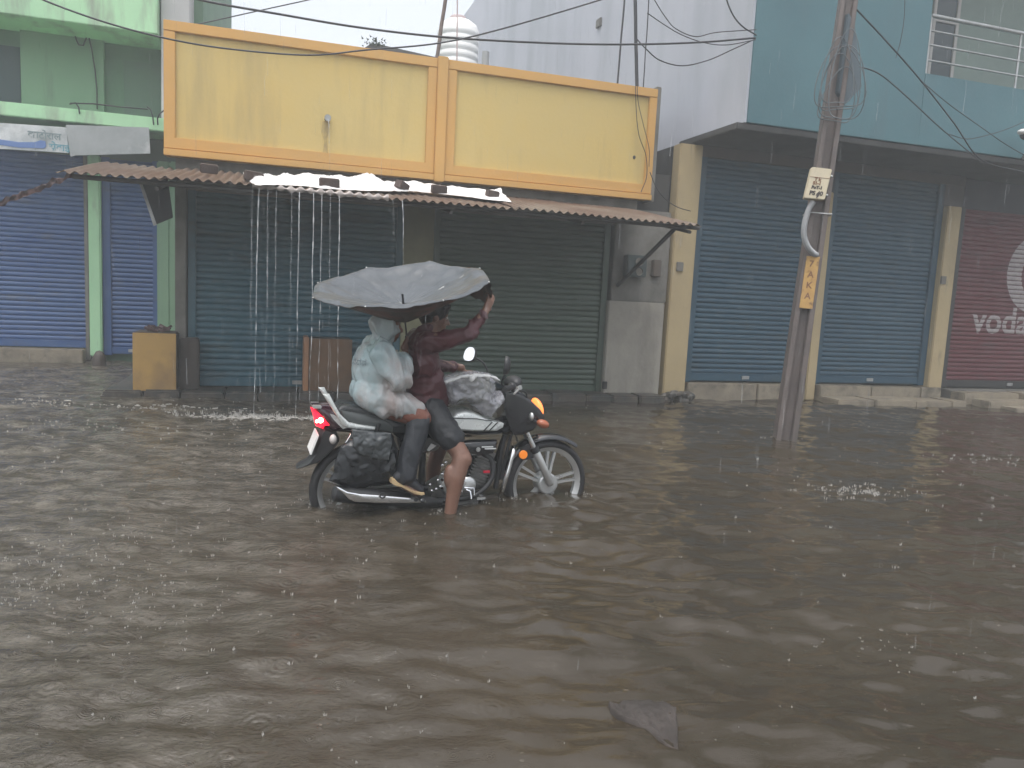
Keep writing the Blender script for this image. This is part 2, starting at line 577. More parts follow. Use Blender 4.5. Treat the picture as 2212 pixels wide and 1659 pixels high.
def shutter(T, s0, s1, z0, z1, d, m, frame_m, bar_m=None, fw=0.07, label=None):
    mb = MB()
    zs = []
    z = z0 + 0.10
    base = z
    while z < z1:
        for (u, dd) in PROF:
            if z + u * SL < z1:
                zs.append((z + u * SL, dd))
        z += SL
    n = max(6, int((s1 - s0) / 0.2))
    for (zz, dd) in zs:
        for i in range(n + 1):
            s = s0 + (s1 - s0) * i / n
            wob = 0.006 * fbm((s, zz, d), 1.1, 2) + 0.0015 * noise.noise(V((s * 0.7, round((zz - base) / SL - 0.4) * 3.7, 1)))
            mb.v.append((s, d + dd + wob, zz))
    for j in range(len(zs) - 1):
        for i in range(n):
            mb.f.append((j * (n + 1) + i, j * (n + 1) + i + 1, (j + 1) * (n + 1) + i + 1, (j + 1) * (n + 1) + i))
    sh = T.part('shutter', mb, m, smooth=50, label=label, fixn=False)
    T.part('bottom_bar', MB().box(s0, s1, d - 0.030, d + 0.02, z0, z0 + 0.105), bar_m or m, parent=sh, bevel=0.006)
    rl = MB()
    rl.box(s0 - fw, s0 + 0.012, d - 0.045, d + 0.05, z0 - 0.02, z1)
    T.part('guide_rail', rl, frame_m, parent=sh, bevel=0.005)
    rl = MB()
    rl.box(s1 - 0.012, s1 + fw, d - 0.045, d + 0.05, z0 - 0.02, z1)
    T.part('guide_rail', rl, frame_m, parent=sh, bevel=0.005)
    lk = MB()
    mid = (s0 + s1) / 2
    lk.box(mid - 0.06, mid + 0.06, d - 0.045, d - 0.03, z0 + 0.03, z0 + 0.075)
    T.part('handle', lk, M_steel, parent=sh, bevel=0.004)
    return sh, base

# ------------------------------------------------------------------ low yellow shop
SHOP = Thing('shop_building', 'low shop with yellow panelled parapet, rusty tin awning and two closed shutters', 'building', A, (-1.2, 0.3, -0.22))
PT, PB = 4.0, 2.62
wl = MB()
wl.box(-3.995, 2.10, 0.09, 9.0, -0.22, 3.0)
SHOP.part('wall', wl, M_dark)
SHOP.part('lintel', MB().box(-3.99, 2.095, -0.03, 0.09, 2.28, 2.50), M_conc, bevel=0.01)
SHOP.part('roof', MB().box(-4.05, 1.66, 0.03, 8.9, 3.003, 3.10).box(-4.0, 1.60, 0.00, 0.088, 2.50, 2.62), M_conc)
pil = MB()
pil.box(-4.0, -3.885, -0.07, 0.09, -0.22, 2.45)
SHOP.part('pillar', pil, M_conc, bevel=0.012, label='grey concrete pillar at the left end')
pil = MB()
pil.box(-1.47, -1.10, -0.06, 0.09, -0.22, 2.45)
SHOP.part('pillar', pil, mat('olive_paint', (0.24, 0.23, 0.13), 0.75, col2=(0.18, 0.18, 0.11), nscale=2), bevel=0.012, label='olive pillar between the two shutters')
rw = MB()
rw.box(1.29, 2.10, -0.05, 0.09, 1.30, 2.45)
SHOP.part('upper_panel', rw, M_conc, bevel=0.01)
rw = MB()
rw.box(1.24, 2.06, -0.10, 0.09, 0.04, 1.297)
SHOP.part('lower_panel', rw, M_greywall, bevel=0.012)
shutter(SHOP, -3.80, -1.54, 0.10, 2.40, 0.02, M_sh_teal, M_sh_teal, M_sh_teal, label='dark teal roller shutter')
shutter(SHOP, -1.03, 1.17, 0.06, 2.40, 0.02, M_sh_green, M_sh_green, M_sh_green, label='grey green roller shutter')
# parapet
pp = MB().box(-4.085, 1.70, -0.11, 0.03, PB, PT)
par = SHOP.part('parapet', pp, M_yel)
fr = MB()
for (s0, s1) in ((-4.10, -1.155), (-1.03, 1.715)):
    fr.box(s0, s1, -0.150, -0.111, PT - 0.095, PT + 0.012)           # top band
    fr.box(s0, s0 + 0.115, -0.148, -0.111, PB + 0.105, PT - 0.096)
    fr.box(s1 - 0.105, s1, -0.148, -0.111, PB + 0.105, PT - 0.096)
    fr.box(s0, s1, -0.150, -0.111, PB + 0.075, PB + 0.190)
    fr.box(s0, s1, -0.175, -0.111, PB - 0.005, PB + 0.068)
SHOP.part('border', fr, M_orange, parent=par, bevel=0.006)
SHOP.part('rib', MB().box(-1.154, -1.031, -0.185, 0.0, PB - 0.02, PT + 0.03), M_orange, parent=par, bevel=0.008)
SHOP.part('end_wall', MB().box(1.702, 1.775, -0.13, 1.5, PB - 0.02, PT + 0.05), M_conc, bevel=0.01)
sp = A.px(707, 257, -0.15)
SHOP.part('spout', MB().tube([(sp[0], -0.05, sp[1] + 0.01), (sp[0], -0.24, sp[1] - 0.01)], 0.032, 14).tube([(sp[0], -0.20, sp[1] + 0.0), (sp[0], -0.242, sp[1] - 0.003)], 0.036, 14), M_steel, parent=par, smooth=50)
st_p = [A.px(x, y, -0.113) for x, y in ((697, 262), (712, 262), (711, 285), (706, 300), (708, 330), (712, 352), (700, 353), (697, 330), (701, 305), (694, 285))]
SHOP.part('damp_stain', MB().prism(st_p, -0.1135, -0.1105), mat('damp_stain', (0.38, 0.29, 0.13), 0.8, col2=(0.52, 0.39, 0.15), nscale=14), parent=par)
ho_ = A.px(1370, 340, -0.112)
SHOP.part('hole', MB().prism([(ho_[0] + 0.022 * math.cos(k), ho_[1] + 0.026 * math.sin(k * 1.0)) for k in (0.2, 1.1, 2.0, 2.9, 4.1, 5.2)], -0.1145, -0.1105), M_dark, parent=par)
# awning
AD0, AZ0, AD1, AZ1 = -0.02, 2.50, -1.9, 2.165
def awz(d):
    return AZ1 + (d - AD1) / (AD0 - AD1) * (AZ0 - AZ1)
PITCHC = 0.088
S0, S1 = -4.72, 1.46
def aw_sheet(s0, s1, lift, d1, seed, thick=0.004, d0=AD0):
    n = int((s1 - s0) / PITCHC * 8)
    m_ = 14
    vs, fs = [], []
    for side in (0, 1):
        for j in range(m_ + 1):
            for i in range(n + 1):
                s = s0 + (s1 - s0) * i / n
                e = d1 + 0.02 * noise.noise(V((s * 1.3, seed, 0)))
                d = e + (d0 - e) * j / m_
                z = awz(d) + lift + 0.013 * math.cos(2 * math.pi * s / PITCHC) + 0.016 * noise.noise(V((s * 0.8, d * 0.8, seed))) - side * thick
                vs.append((s, d, z))
    N1 = (n + 1) * (m_ + 1)
    for j in range(m_):
        for i in range(n):
            a = j * (n + 1) + i
            fs.append((a, a + 1, a + n + 2, a + n + 1))
            fs.append((N1 + a, N1 + a + n + 1, N1 + a + n + 2, N1 + a + 1))
    for i in range(n):
        fs.append((i, N1 + i, N1 + i + 1, i + 1))
    for j in range(m_):
        a = j * (n + 1)
        fs.append((a, a + n + 1, N1 + a + n + 1, N1 + a))
        a += n
        fs.append((a, N1 + a, N1 + a + n + 1, a + n + 1))
    return vs, fs
aw = MB()
for (a, b, lf, dd, sd) in ((S0, -3.85, 0.0, -1.9, 1), (-3.93, -2.3, 0.016, -1.9, 2), (-2.4, -0.62, 0.0, -1.91, 3), (-0.70, 0.35, 0.016, -1.89, 4), (0.25, S1, 0.0, -1.9, 5)):
    aw.add(*aw_sheet(a, b, lf, dd, sd))
awn = SHOP.part('awning', aw, M_rust, smooth=60, fixn=True, merge=False)
fm = MB()
fm.tube([(S0 + 0.1, -1.78, awz(-1.78) - 0.045), (S1 + 0.04, -1.78, awz(-1.78) - 0.045)], 0.022, 10)
fm.tube([(S0 + 0.2, -0.9, awz(-0.9) - 0.045), (S1 - 0.02, -0.9, awz(-0.9) - 0.045)], 0.02, 10)
for s in (-3.95, -2.75, -1.3, 0.1, 1.36):
    fm.tube([(s, -0.06, awz(-0.06) - 0.09), (s, -1.84, awz(-1.84) - 0.09)], 0.019, 8)
fm.tube([(1.36, -1.50, awz(-1.5) - 0.09), (1.36, -0.08, 1.50)], 0.026, 8)
SHOP.part('awning_frame', fm, mat('dark_steel', (0.07, 0.065, 0.06), 0.6, 0.4), parent=awn, smooth=40)
# meter boxes on the grey panel
a = A.p3(1370, 575, -0.1)
T = Thing('electric_meter', 'dark electric meter with two dials high on the grey panel beside the shutter', 'meter', A, (a[0], -0.06, a[2] - 0.14))
T.part('case', MB().box(a[0] - 0.14, a[0] + 0.14, -0.19, -0.052, a[2] - 0.14, a[2] + 0.14), mat('meter_box', (0.05, 0.07, 0.07), 0.5), bevel=0.012)
T.part('dial', MB().lathe([(0.0, 0.0), (0.05, 0.0), (0.055, -0.01), (0.055, -0.012)], (a[0] + 0.02, -0.196, a[2] + 0.055), (0, 1, 0), 20), M_greywall, smooth=40)
T.part('dial', MB().lathe([(0.0, 0.0), (0.045, 0.0), (0.05, -0.01), (0.05, -0.012)], (a[0] + 0.03, -0.196, a[2] - 0.07), (0, 1, 0), 20), M_greywall, smooth=40)
b_ = A.p3(1418, 578, -0.1)
single('fuse_box', 'small brownish fuse box fixed right of the dark electric meter', 'box', A, MB().box(b_[0] - 0.06, b_[0] + 0.06, -0.13, -0.052, b_[2] - 0.12, b_[2] + 0.10), mat('fuse_case', (0.10, 0.08, 0.065), 0.6), bevel=0.01)
q = A.px(1306, 832, -0.12)
single('socket_box', 'tiny black box low on the edge of the grey panel', 'box', A, MB().box(q[0] - 0.03, q[0] + 0.03, -0.14, -0.10, q[1] - 0.05, q[1] + 0.05), M_black, bevel=0.005)

# stone plinth in front of the shop
def plinth_mb(s0, s1, d0, d1, z1, seed, seg=0.42):
    mb = MB()
    s = s0
    while s < s1 - 0.05:
        e = min(s1, s + seg * random.uniform(0.8, 1.25))
        r = random.Random(int(s * 977) + seed)
        mb.box(s + 0.008, e - 0.006, d0 + r.uniform(-0.025, 0.02), d1, -0.3, z1 + r.uniform(-0.015, 0.012))
        s = e
    return mb
M_kerb = mat('wet_kerb_stone', (0.07, 0.06, 0.05), 0.45, col2=(0.035, 0.04, 0.038), nscale=5, bump=0.6, bscale=18, dirt=(0.14, 0.115, 0.09), dscale=6, dstretch=(1, 1, 1), dlo=0.55, dhi=0.72)
kb = plinth_mb(-4.68, 2.0, -0.42, 0.085, 0.095, 3)
kb.box(-4.70, -4.45, -0.40, 2.6, -0.3, 0.05)
single('plinth', 'low dark stone plinth with worn edge in front of the yellow shop', 'plinth', A, kb, M_kerb, bevel=0.018)
# rubble at the foot of the cream pillar
rb = MB()
for i in range(22):
    c = A.onz(random.uniform(1432, 1488), 858, 0.0)
    rb.ball((random.uniform(2.05, 2.5), random.uniform(-0.38, -0.12), random.uniform(0.0, 0.10)), (random.uniform(0.04, 0.09), random.uniform(0.04, 0.08), random.uniform(0.03, 0.06)), 7, 5)
single('rubble', 'heap of dark wet rubble at the foot of the cream pillar', 'rubble', A, rb, M_kerb, kind='stuff')

# ------------------------------------------------------------------ teal building with overhang (right)
TB = Thing('corner_building', 'teal painted building with overhanging upper floor, balcony and sea blue shutters', 'building', A, (5, 0.5, -0.22))
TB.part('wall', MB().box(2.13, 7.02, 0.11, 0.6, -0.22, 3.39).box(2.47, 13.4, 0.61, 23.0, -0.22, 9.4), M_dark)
M_lav = mat('lavender_wall', (0.48, 0.495, 0.55), 0.8, col2=(0.42, 0.44, 0.49), nscale=0.3, dirt=(0.30, 0.33, 0.36), dscale=0.6, dstretch=(1, 1.6, 0.25), dlo=0.50, dhi=0.80, bump=0.1, bscale=12)
TB.part('side_wall', MB().box(2.40, 2.428, -1.098, 0.60, 3.50, 9.5).box(2.40, 2.46, 0.603, 23.0, -0.22, 9.5), M_lav, label='blank pale lavender side wall')
def on_side(x, y):
    D = CR * (x - IW / 2) + CU * (IH / 2 - y) + _f * F
    k = ((A.o + 2.40 * A.e - CP).dot(A.e)) / D.dot(A.e)
    P = CP + D * k - A.o
    return P.dot(A.i), P.z
q0, q1 = on_side(1291, 62), on_side(1301, 38)
TB.part('vent', MB().box(2.36, 2.398, min(q0[0], q1[0]), max(q0[0], q1[0]), q0[1], q1[1]), M_conc)
up = MB()
up.box(2.43, 5.0, -1.1, 0.6, 3.50, 9.5)
up.box(5.0, 13.5, -1.1, 0.6, 3.50, 4.40)
up.box(5.001, 13.5, 0.15, 0.6, 4.401, 9.5)
up.box(5.001, 13.5, -1.1, 0.149, 7.3, 9.5)
TB.part('upper_wall', up, M_bluebld, bevel=0.008)
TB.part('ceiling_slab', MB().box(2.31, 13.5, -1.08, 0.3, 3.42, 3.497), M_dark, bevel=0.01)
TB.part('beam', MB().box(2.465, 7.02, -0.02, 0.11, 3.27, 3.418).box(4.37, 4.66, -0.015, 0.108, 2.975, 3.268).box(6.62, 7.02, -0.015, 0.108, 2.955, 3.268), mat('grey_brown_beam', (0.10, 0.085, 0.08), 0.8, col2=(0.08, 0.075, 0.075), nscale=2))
def pillar_px(s0, s1, top, m, lab, z0=0.0):
    TB.part('pillar', MB().box(s0, s1, -0.10, 0.105, z0, top), m, bevel=0.012, label=lab)
pillar_px(2.125, 2.46, 3.395, M_cream, 'tall cream pillar beside the grey panel')
pillar_px(4.44, 4.60, 2.97, M_cream, 'cream pillar behind the utility pole')
pillar_px(6.665, 6.93, 2.95, M_cream, 'cream pillar beside the red shutter')
shutter(TB, 2.575, 4.365, 0.25, 3.29, 0.03, M_sh_sea, M_sh_sea, M_sh_sea, fw=0.10, label='sea blue shutter left of the utility pole')
shutter(TB, 4.72, 6.56, 0.25, 3.29, 0.03, M_sh_sea, M_sh_sea, M_sh_sea, fw=0.10, label='sea blue shutter right of the utility pole')
TB.part('sill', plinth_mb(2.50, 4.43, -0.12, 0.12, 0.215, 5, 0.9), M_stone, bevel=0.012)
TB.part('sill', plinth_mb(4.62, 6.90, -0.16, 0.12, 0.215, 8, 0.8), M_stone, bevel=0.012)
# small grey plates on the pillars
for (x, y, lab) in ((1468, 576, 'small grey switch plate on the tall cream pillar'), (2037, 605, 'small grey switch plate on the pillar beside the red shutter')):
    a = A.px(x, y, -0.105)
    single('switch_plate', lab, 'switch plate', A, MB().box(a[0] - 0.05, a[0] + 0.05, -0.125, -0.099, a[1] - 0.06, a[1] + 0.06), mat('plate_grey', (0.16, 0.15, 0.13), 0.6), bevel=0.006, group='switch plates on the pillars')
# balcony
rail = MB()
a0 = A.px(2003, 140, -1.05)
zt = [A.px(2010, y, -1.05)[1] for y in (33, 66, 97, 131)]
for k, z in enumerate(zt):
    rail.tube([(5.04, -1.05, z), (13.4, -1.05, z)], 0.026 if k == 0 else 0.013, 10)
for s in [5.05 + 1.52 * k for k in range(6)]:
    rail.tube([(s, -1.05, 4.40), (s, -1.05, zt[0])], 0.016, 10)
TB.part('balcony_railing', rail, M_steel, smooth=50)
TB.part('balcony_wall', MB().box(5.25, 13.4, 0.10, 0.149, 4.402, 7.29), mat('grey_green_plaster', (0.20, 0.25, 0.22), 0.8, col2=(0.17, 0.21, 0.19), nscale=0.8))
wn = MB()
wx0, wx1 = A.px(2008, 90, 0.05)[0], A.px(2066, 90, 0.05)[0]
TB.part('pane', MB().box(wx0 + 0.05, wx1 - 0.05, 0.05, 0.075, 4.60, 6.35), mat('dark_glass', (0.02, 0.035, 0.04), 0.15))
wn.box(wx0, wx0 + 0.06, 0.03, 0.098, 4.42, 6.45).box(wx1 - 0.06, wx1, 0.03, 0.098, 4.42, 6.45).box(wx0, wx1, 0.028, 0.099, 6.40, 6.47).box(wx0, wx1, 0.028, 0.099, 5.55, 5.61)
TB.part('window_frame', wn, mat('frame_grey', (0.38, 0.36, 0.34), 0.6), bevel=0.005)
# lamp at the right edge
a = A.px(2196, 283, -1.25)
T = Thing('wall_lamp', 'grey street lamp head on an arm at the right edge of the teal wall', 'lamp', A, (a[0], -1.12, a[1] - 0.1))
T.part('arm', MB().tube([(a[0] + 0.35, -1.09, a[1] - 0.30), (a[0] + 0.25, -1.3, a[1] - 0.12), (a[0] + 0.12, -1.35, a[1] - 0.03)], 0.02, 8), M_steel, smooth=50)
T.part('lamp_shade', MB().ball((a[0] + 0.08, -1.35, a[1] - 0.03), (0.16, 0.09, 0.05), 16, 8), M_white, smooth=180)
T.part('reflector', MB().ball((a[0] + 0.10, -1.35, a[1] - 0.07), (0.13, 0.08, 0.06), 16, 8), M_dark, smooth=180)

# ------------------------------------------------------------------ red shutter shop
RS = Thing('red_shop', 'shop bay with a closed dark red shutter lettered in white', 'building', A, (9, 0.4, -0.22))
RS.part('wall', MB().box(7.03, 11.5, 0.11, 9.0, -0.22, 3.39), M_dark)
RS.part('beam', MB().box(7.03, 11.5, -0.01, 0.11, 2.95, 3.39), mat('dark_beam', (0.05, 0.05, 0.06), 0.8))
sh, zb = shutter(RS, 7.08, 9.75, 0.215, 2.98, 0.03, M_sh_red, M_black, M_black, fw=0.10)
RS.part('sill', MB().box(7.0, 9.9, -0.20, 0.12, -0.2, 0.19), M_conc, bevel=0.01)
def drape(mb, s_, z_, m, nm):
    """lay a flat outline on the shutter's slats"""
    me = bpy.data.meshes.new('d')
    me.from_pydata([(x + s_, 0, z + z_) for (x, y, z) in mb.v], [], mb.f)
    bm = bmesh.new()
    bm.from_mesh(me)
    zlo = min(v.co.z for v in bm.verts); zhi = max(v.co.z for v in bm.verts)
    z = zb
    while z < zhi:
        for (u, dd) in PROF:
            zz = z + u * SL
            if zlo < zz < zhi:
                bmesh.ops.bisect_plane(bm, geom=bm.verts[:] + bm.edges[:] + bm.faces[:], plane_co=(0, 0, zz), plane_no=(0, 0, 1))
        z += SL
    dele = []
    for f in bm.faces:
        c = f.calc_center_median()
        u = ((c.z - zb) / SL) % 1.0
        if u > 0.84:
            dele.append(f)
    bmesh.ops.delete(bm, geom=dele, context='FACES')
    out = MB()
    bm.verts.ensure_lookup_table()
    for v in bm.verts:
        out.v.append((v.co.x, 0.03 + slat_d(v.co.z, zb) - 0.0065, v.co.z))
    out.f = [tuple(v.index for v in f.verts) for f in bm.faces]
    bm.free()
    return RS.part(nm, out, m, parent=sh, fixn=False, merge=False)
M_let = mat('faded_white_paint', (0.38, 0.34, 0.34), 0.6, col2=(0.30, 0.26, 0.27), nscale=14)
v0 = A.px(2099, 717, 0.01)
v1 = A.px(2212, 722, 0.01)
tm = text_mb('vodafone', 0.38, 0.008)
wv = max(x for x, y, z in text_mb('vod', 0.38, 0.008).v)
ktx = (A.px(2191, 720, 0.01)[0] - v0[0]) / wv
tm.v = [(x * ktx, y, z * ktx) for x, y, z in tm.v]
drape(tm, v0[0], v0[1], M_let, 'lettering')
cc = A.px(2240, 593, 0.01)
Rr = cc[0] - A.px(2176, 590, 0.01)[0]
lg = MB()
n = 40
lg.v = [(Rr * math.cos(2 * math.pi * k / n), 0, Rr * math.sin(2 * math.pi * k / n)) for k in range(n)]
ri = Rr * 0.60
cx, cz = Rr * 0.06, -Rr * 0.02
lg.v += [(cx + ri * math.cos(2 * math.pi * k / n) * 0.95, 0, cz + ri * math.sin(2 * math.pi * k / n)) for k in range(n)]
lg.f = [(k, (k + 1) % n, n + (k + 1) % n, n + k) for k in range(n)]
drape(lg, cc[0], cc[1], M_let, 'emblem')
# stone steps
st = Thing('stone_steps', 'pale worn stone steps in front of the red shutter', 'steps', A, (7.6, -0.6, -0.22))
def slab(s0, s1, d0, d1, z0, z1, nm='step'):
    st.part(nm, MB().box(s0, s1, d0, d1, z0, z1), M_stone, bevel=0.014)
slab(7.0, 8.1, -0.46, -0.205, -0.22, 0.175)
slab(7.15, 8.35, -0.78, -0.465, -0.22, 0.095)
slab(7.35, 8.75, -1.05, -0.785, -0.22, 0.035)
slab(8.11, 10.5, -0.80, -0.205, -0.22, 0.185)
slab(8.76, 11.0, -1.35, -0.81, -0.22, 0.06)
single('step_ledge', 'long low pale ledge under the sea blue shutter by the steps', 'ledge', A, plinth_mb(4.6, 6.92, -0.62, -0.17, 0.07, 21, 0.7), M_stone, bevel=0.014)
# ------------------------------------------------------------------ green building, set back on the left
GB = Thing('green_building', 'two storey pale green building set back at the left with two blue shutters', 'building', A, (-7, 3.6, -0.22))
GD = 3.4
wl = MB()
wl.box(-13, -4.0, GD + 0.10, GD + 8, -0.22, 9.0)
GB.part('wall', wl, M_greend)
def gz(x, y, d): return A.px(x, y, d)
zl0, zl1 = 3.30, 3.50
GB.part('ledge', MB().box(-13, -4.1, GD - 0.75, GD + 0.10, zl0 + 0.02, zl1), M_greenl, bevel=0.012)
GB.part('upper_parapet', MB().box(-13, -4.52, GD - 0.72, GD + 0.099, 4.62, 7.0), M_greenl, bevel=0.01)
GB.part('column', MB().box(-4.50, -4.13, GD - 0.55, GD + 0.099, 3.502, 7.2), mat('grey_white_plaster', (0.50, 0.50, 0.49), 0.75, col2=(0.42, 0.42, 0.42), nscale=1.5, dirt=(0.2, 0.2, 0.2), dscale=2), bevel=0.01)
# bay openings on the upper floor: a dark doorway at the far left and a recess with a darker reveal
s_, _z = gz(42, 150, GD)
GB.part('doorway', MB().box(-8.2, s_, GD + 0.04, GD + 0.098, 3.502, 4.40), mat('door_dark', (0.035, 0.06, 0.07), 0.6), bevel=0.005)
s1_, _z = gz(225, 200, GD)
GB.part('wall_panel', MB().box(s_ + 0.02, s1_, GD - 0.02, GD + 0.097, 3.503, 4.619), M_green)
GB.part('wall_panel', MB().box(s1_ + 0.25, -4.52, GD + 0.05, GD + 0.097, 3.503, 4.40), mat('shade_green', (0.12, 0.19, 0.14), 0.8))  # shade under the projecting parapet put into a darker green
# ground floor
shutter(GB, -9.4, -5.575, 0.20, 3.0, GD + 0.02, M_sh_blue, M_sh_blue, M_sh_blue, label='wide blue roller shutter')
shutter(GB, -5.27, -4.68, 0.12, 3.0, GD + 0.02, M_sh_blue, M_sh_blue, M_sh_blue, fw=0.10, label='narrow blue roller shutter')
GB.part('pillar', MB().box(-5.535, -5.37, GD - 0.12, GD + 0.098, 0.08, 3.0), M_greenl, bevel=0.02, label='peeling pale green pillar between the shutters')
GB.part('pillar', MB().box(-5.60, -5.536, GD - 0.07, GD + 0.098, 0.02, 3.0), M_conc, bevel=0.015)
GB.part('pillar', MB().box(-4.62, -4.44, GD - 0.12, GD + 0.098, 0.02, 3.0).box(-4.437, -4.30, GD - 0.20, GD + 0.098, 0.02, 3.0), M_green, bevel=0.02, label='green pillar at the right end')
GB.part('sill', MB().box(-10, -5.6, GD - 0.25, GD + 0.098, -0.22, 0.185), M_stone, bevel=0.015)
GB.part('soffit_beam', MB().box(-13, -4.1, GD - 0.02, GD + 0.096, 2.98, 3.318), mat('green_grey', (0.10, 0.14, 0.12), 0.8))
# signs on the fascia
SD = GD - 0.80
def quad_panel(fr, pts, d, th):
    """panel from four photo points on the plane at depth d"""
    P = [fr.px(x, y, d) for x, y in pts]
    return MB().prism(P, d - th, d), P
mbp, P = quad_panel(A, ((-60, 262), (146, 276), (148, 331), (-60, 318)), SD, 0.03)
T = Thing('shop_banner', 'white shop banner with faded local lettering and a blue swoosh under the green ledge', 'banner', A, (P[1][0] - 1, SD, P[2][1]))
T.part('panel', mbp, mat('banner_white', (0.66, 0.68, 0.68), 0.5, col2=(0.52, 0.55, 0.56), nscale=3, dirt=(0.22, 0.25, 0.25), dscale=2.2, dstretch=(1, 1, 1), dlo=0.45, dhi=0.75))
sw = MB().prism([A.px(x, y, SD - 0.034) for x, y in ((-40, 299), (0, 301), (40, 307), (75, 307), (88, 303), (98, 305), (100, 316), (95, 321), (80, 320), (40, 319), (0, 313), (-40, 311))], SD - 0.037, SD - 0.031)
T.part('swoosh', sw, mat('swoosh_blue', (0.12, 0.20, 0.42), 0.5))
try:
    t1 = text_mb('\u0915\u093e\u091f\u094b\u0930\u093e\u0932', 0.125, 0.003)
    o = A.px(60, 296, SD - 0.034)
    T.part('lettering', shifted(t1, o[0], SD - 0.034, o[1], rot=0.0), mat('letter_grey', (0.20, 0.26, 0.27), 0.6), fixn=False)
    t2 = text_mb('\u0938\u0947\u0935\u093e\u0908', 0.125, 0.003)
    o = A.px(106, 325, SD - 0.034)
    T.part('lettering', shifted(t2, o[0], SD - 0.034, o[1] + 0.01), mat('letter_teal', (0.14, 0.32, 0.38), 0.6), fixn=False)
except Exception as ex:
    print('text', ex)
mbp, P = quad_panel(A, ((143, 270), (322, 276), (325, 332), (165, 336), (153, 339)), SD - 0.05, 0.02)
T = Thing('metal_sign', 'blank grey weathered sheet metal sign right of the white banner', 'sign', A, (P[0][0] + 0.5, SD - 0.05, P[2][1]))
T.part('panel', mbp, mat('sheet_grey', (0.34, 0.36, 0.36), 0.45, 0.2, col2=(0.26, 0.28, 0.28), nscale=2.5, dirt=(0.50, 0.51, 0.50), dscale=3, dstretch=(1, 1, 1), dlo=0.55, dhi=0.75, bump=0.2, bscale=6))
# cable ends dangling over the ledge
for k, (x, y) in enumerate(((305, 242), (333, 245), (580 * 0.3505 * 0 + 303, 262))):
    pass
cb = MB()
for pts in (((150, 225), (163, 222), (170, 232), (172, 246)), ((318, 230), (326, 238), (330, 252), (332, 270)), ((355, 238), (345, 246), (340, 256), (341, 270)), ((152, 223), (200, 224), (260, 231), (320, 236))):
    cb.tube([A.p3(x, y, GD - 0.79) for x, y in pts], 0.010, 6)
single('ledge_cable', 'dark loose cable drooping over the pale green ledge', 'cable', A, cb, M_cable, smooth=60)
cb = MB()
for pts in (((158, 62), (164, 84), (170, 97), (180, 98), (186, 84), (190, 68)), ((190, 72), (198, 105), (205, 150), (209, 190), (210, 236))):
    cb.tube([A.p3(x, y, GD - 0.05) for x, y in pts], 0.010, 6)
single('wall_cable', 'dark loose cable looping down the green upper wall', 'cable', A, cb, M_cable, smooth=60)

# dark board hanging under the left end of the awning
pts = ((300, 388), (362, 380), (374, 470), (333, 487))
mbp, P = quad_panel(A, pts, -0.9, 0.03)
T = Thing('hanging_board', 'dark board hanging crooked under the left end of the rusty awning', 'board', A, (P[3][0], -0.9, P[3][1]))
T.part('panel', mbp, mat('board_dark', (0.045, 0.05, 0.055), 0.6, col2=(0.03, 0.03, 0.035), nscale=4), bevel=0.004)
T.part('edge_strip', MB().prism([A.px(x, y, -0.935) for x, y in ((298, 388), (304, 387), (339, 486), (332, 488))], -0.945, -0.932), M_steel)
# red-brown cloth strip running from the awning corner down to the left
pts = [A.p3(x, y, d) for x, y, d in ((160, 376, -1.6), (120, 392, -1.5), (85, 407, -1.45), (48, 421, -1.4), (15, 432, -1.35), (-20, 446, -1.3))]
mb = MB()
def strip(u, v):
    k = u * (len(pts) - 1)
    i = min(int(k), len(pts) - 2)
    p = V(pts[i]).lerp(V(pts[i + 1]), k - i)
    wv_ = 0.085 * (0.6 + 0.5 * noise.noise(V((u * 14, 0, 0))))
    return p + V((0, 0.03 * noise.noise(V((u * 20, v * 2, 3))), (v - 0.5) * wv_ + 0.03 * noise.noise(V((u * 11, 1, 0)))))
mb.grid(strip, 60, 4)
single('cloth_strip', 'frayed red brown cloth strip strung from the awning corner to the left edge', 'cloth', A, mb, mat('rag', (0.07, 0.035, 0.032), 0.85, col2=(0.03, 0.03, 0.035), nscale=9), smooth=180)

# ------------------------------------------------------------------ tarpaulin and bricks on the awning
def on_awn(x, y, lift=0.02):
    """photo point -> point on the sloping awning"""
    e, i = A.e, A.i
    sl_ = (AZ0 - AZ1) / (AD0 - AD1)
    D = CR * (x - IW / 2) + CU * (IH / 2 - y) + _f * F
    # plane: z - sl_*d = AZ1 + lift - sl_*AD1
    c = AZ1 + lift - sl_ * AD1
    q = CP - A.o
    num = c - (q.z - sl_ * q.dot(i))
    den = D.z - sl_ * D.dot(i)
    P = CP + D * (num / den) - A.o
    return (P.dot(e), P.dot(i), P.z)
tf = [(528, 386), (552, 401), (600, 401), (650, 402), (700, 408), (750, 411), (800, 413), (860, 414), (900, 414), (950, 420), (1000, 425), (1055, 432), (1105, 437)]
tb = [(524, 379), (560, 384), (600, 384), (650, 378), (700, 383), (738, 386), (770, 382), (820, 396), (880, 399), (930, 400), (990, 412), (1050, 418), (1066, 412)]
PF = [V(on_awn(x, y, 0.034)) for x, y in tf]
PBk = []
for (x, y), pf in zip(tb, PF):
    d = min(-0.55, pf.y + 0.85)
    s, z = A.px(x, y, d)
    PBk.append(V((s, d, z)))
def tarp(u, v):
    k = u * (len(PF) - 1)
    i = min(int(k), len(PF) - 2)
    a = PF[i].lerp(PF[i + 1], k - i)
    b = PBk[i].lerp(PBk[i + 1], k - i)
    p = a.lerp(b, v)
    amp = 0.065 * math.sin(math.pi * min(1, max(0, v))) + 0.008
    return p + V((0, 0, amp * (1.2 * abs(fbm((p.x * 2.2 + p.y * 3, p.y * 5, 1), 1.0, 4)) + 0.3)))
mb = MB().grid(tarp, 170, 26)
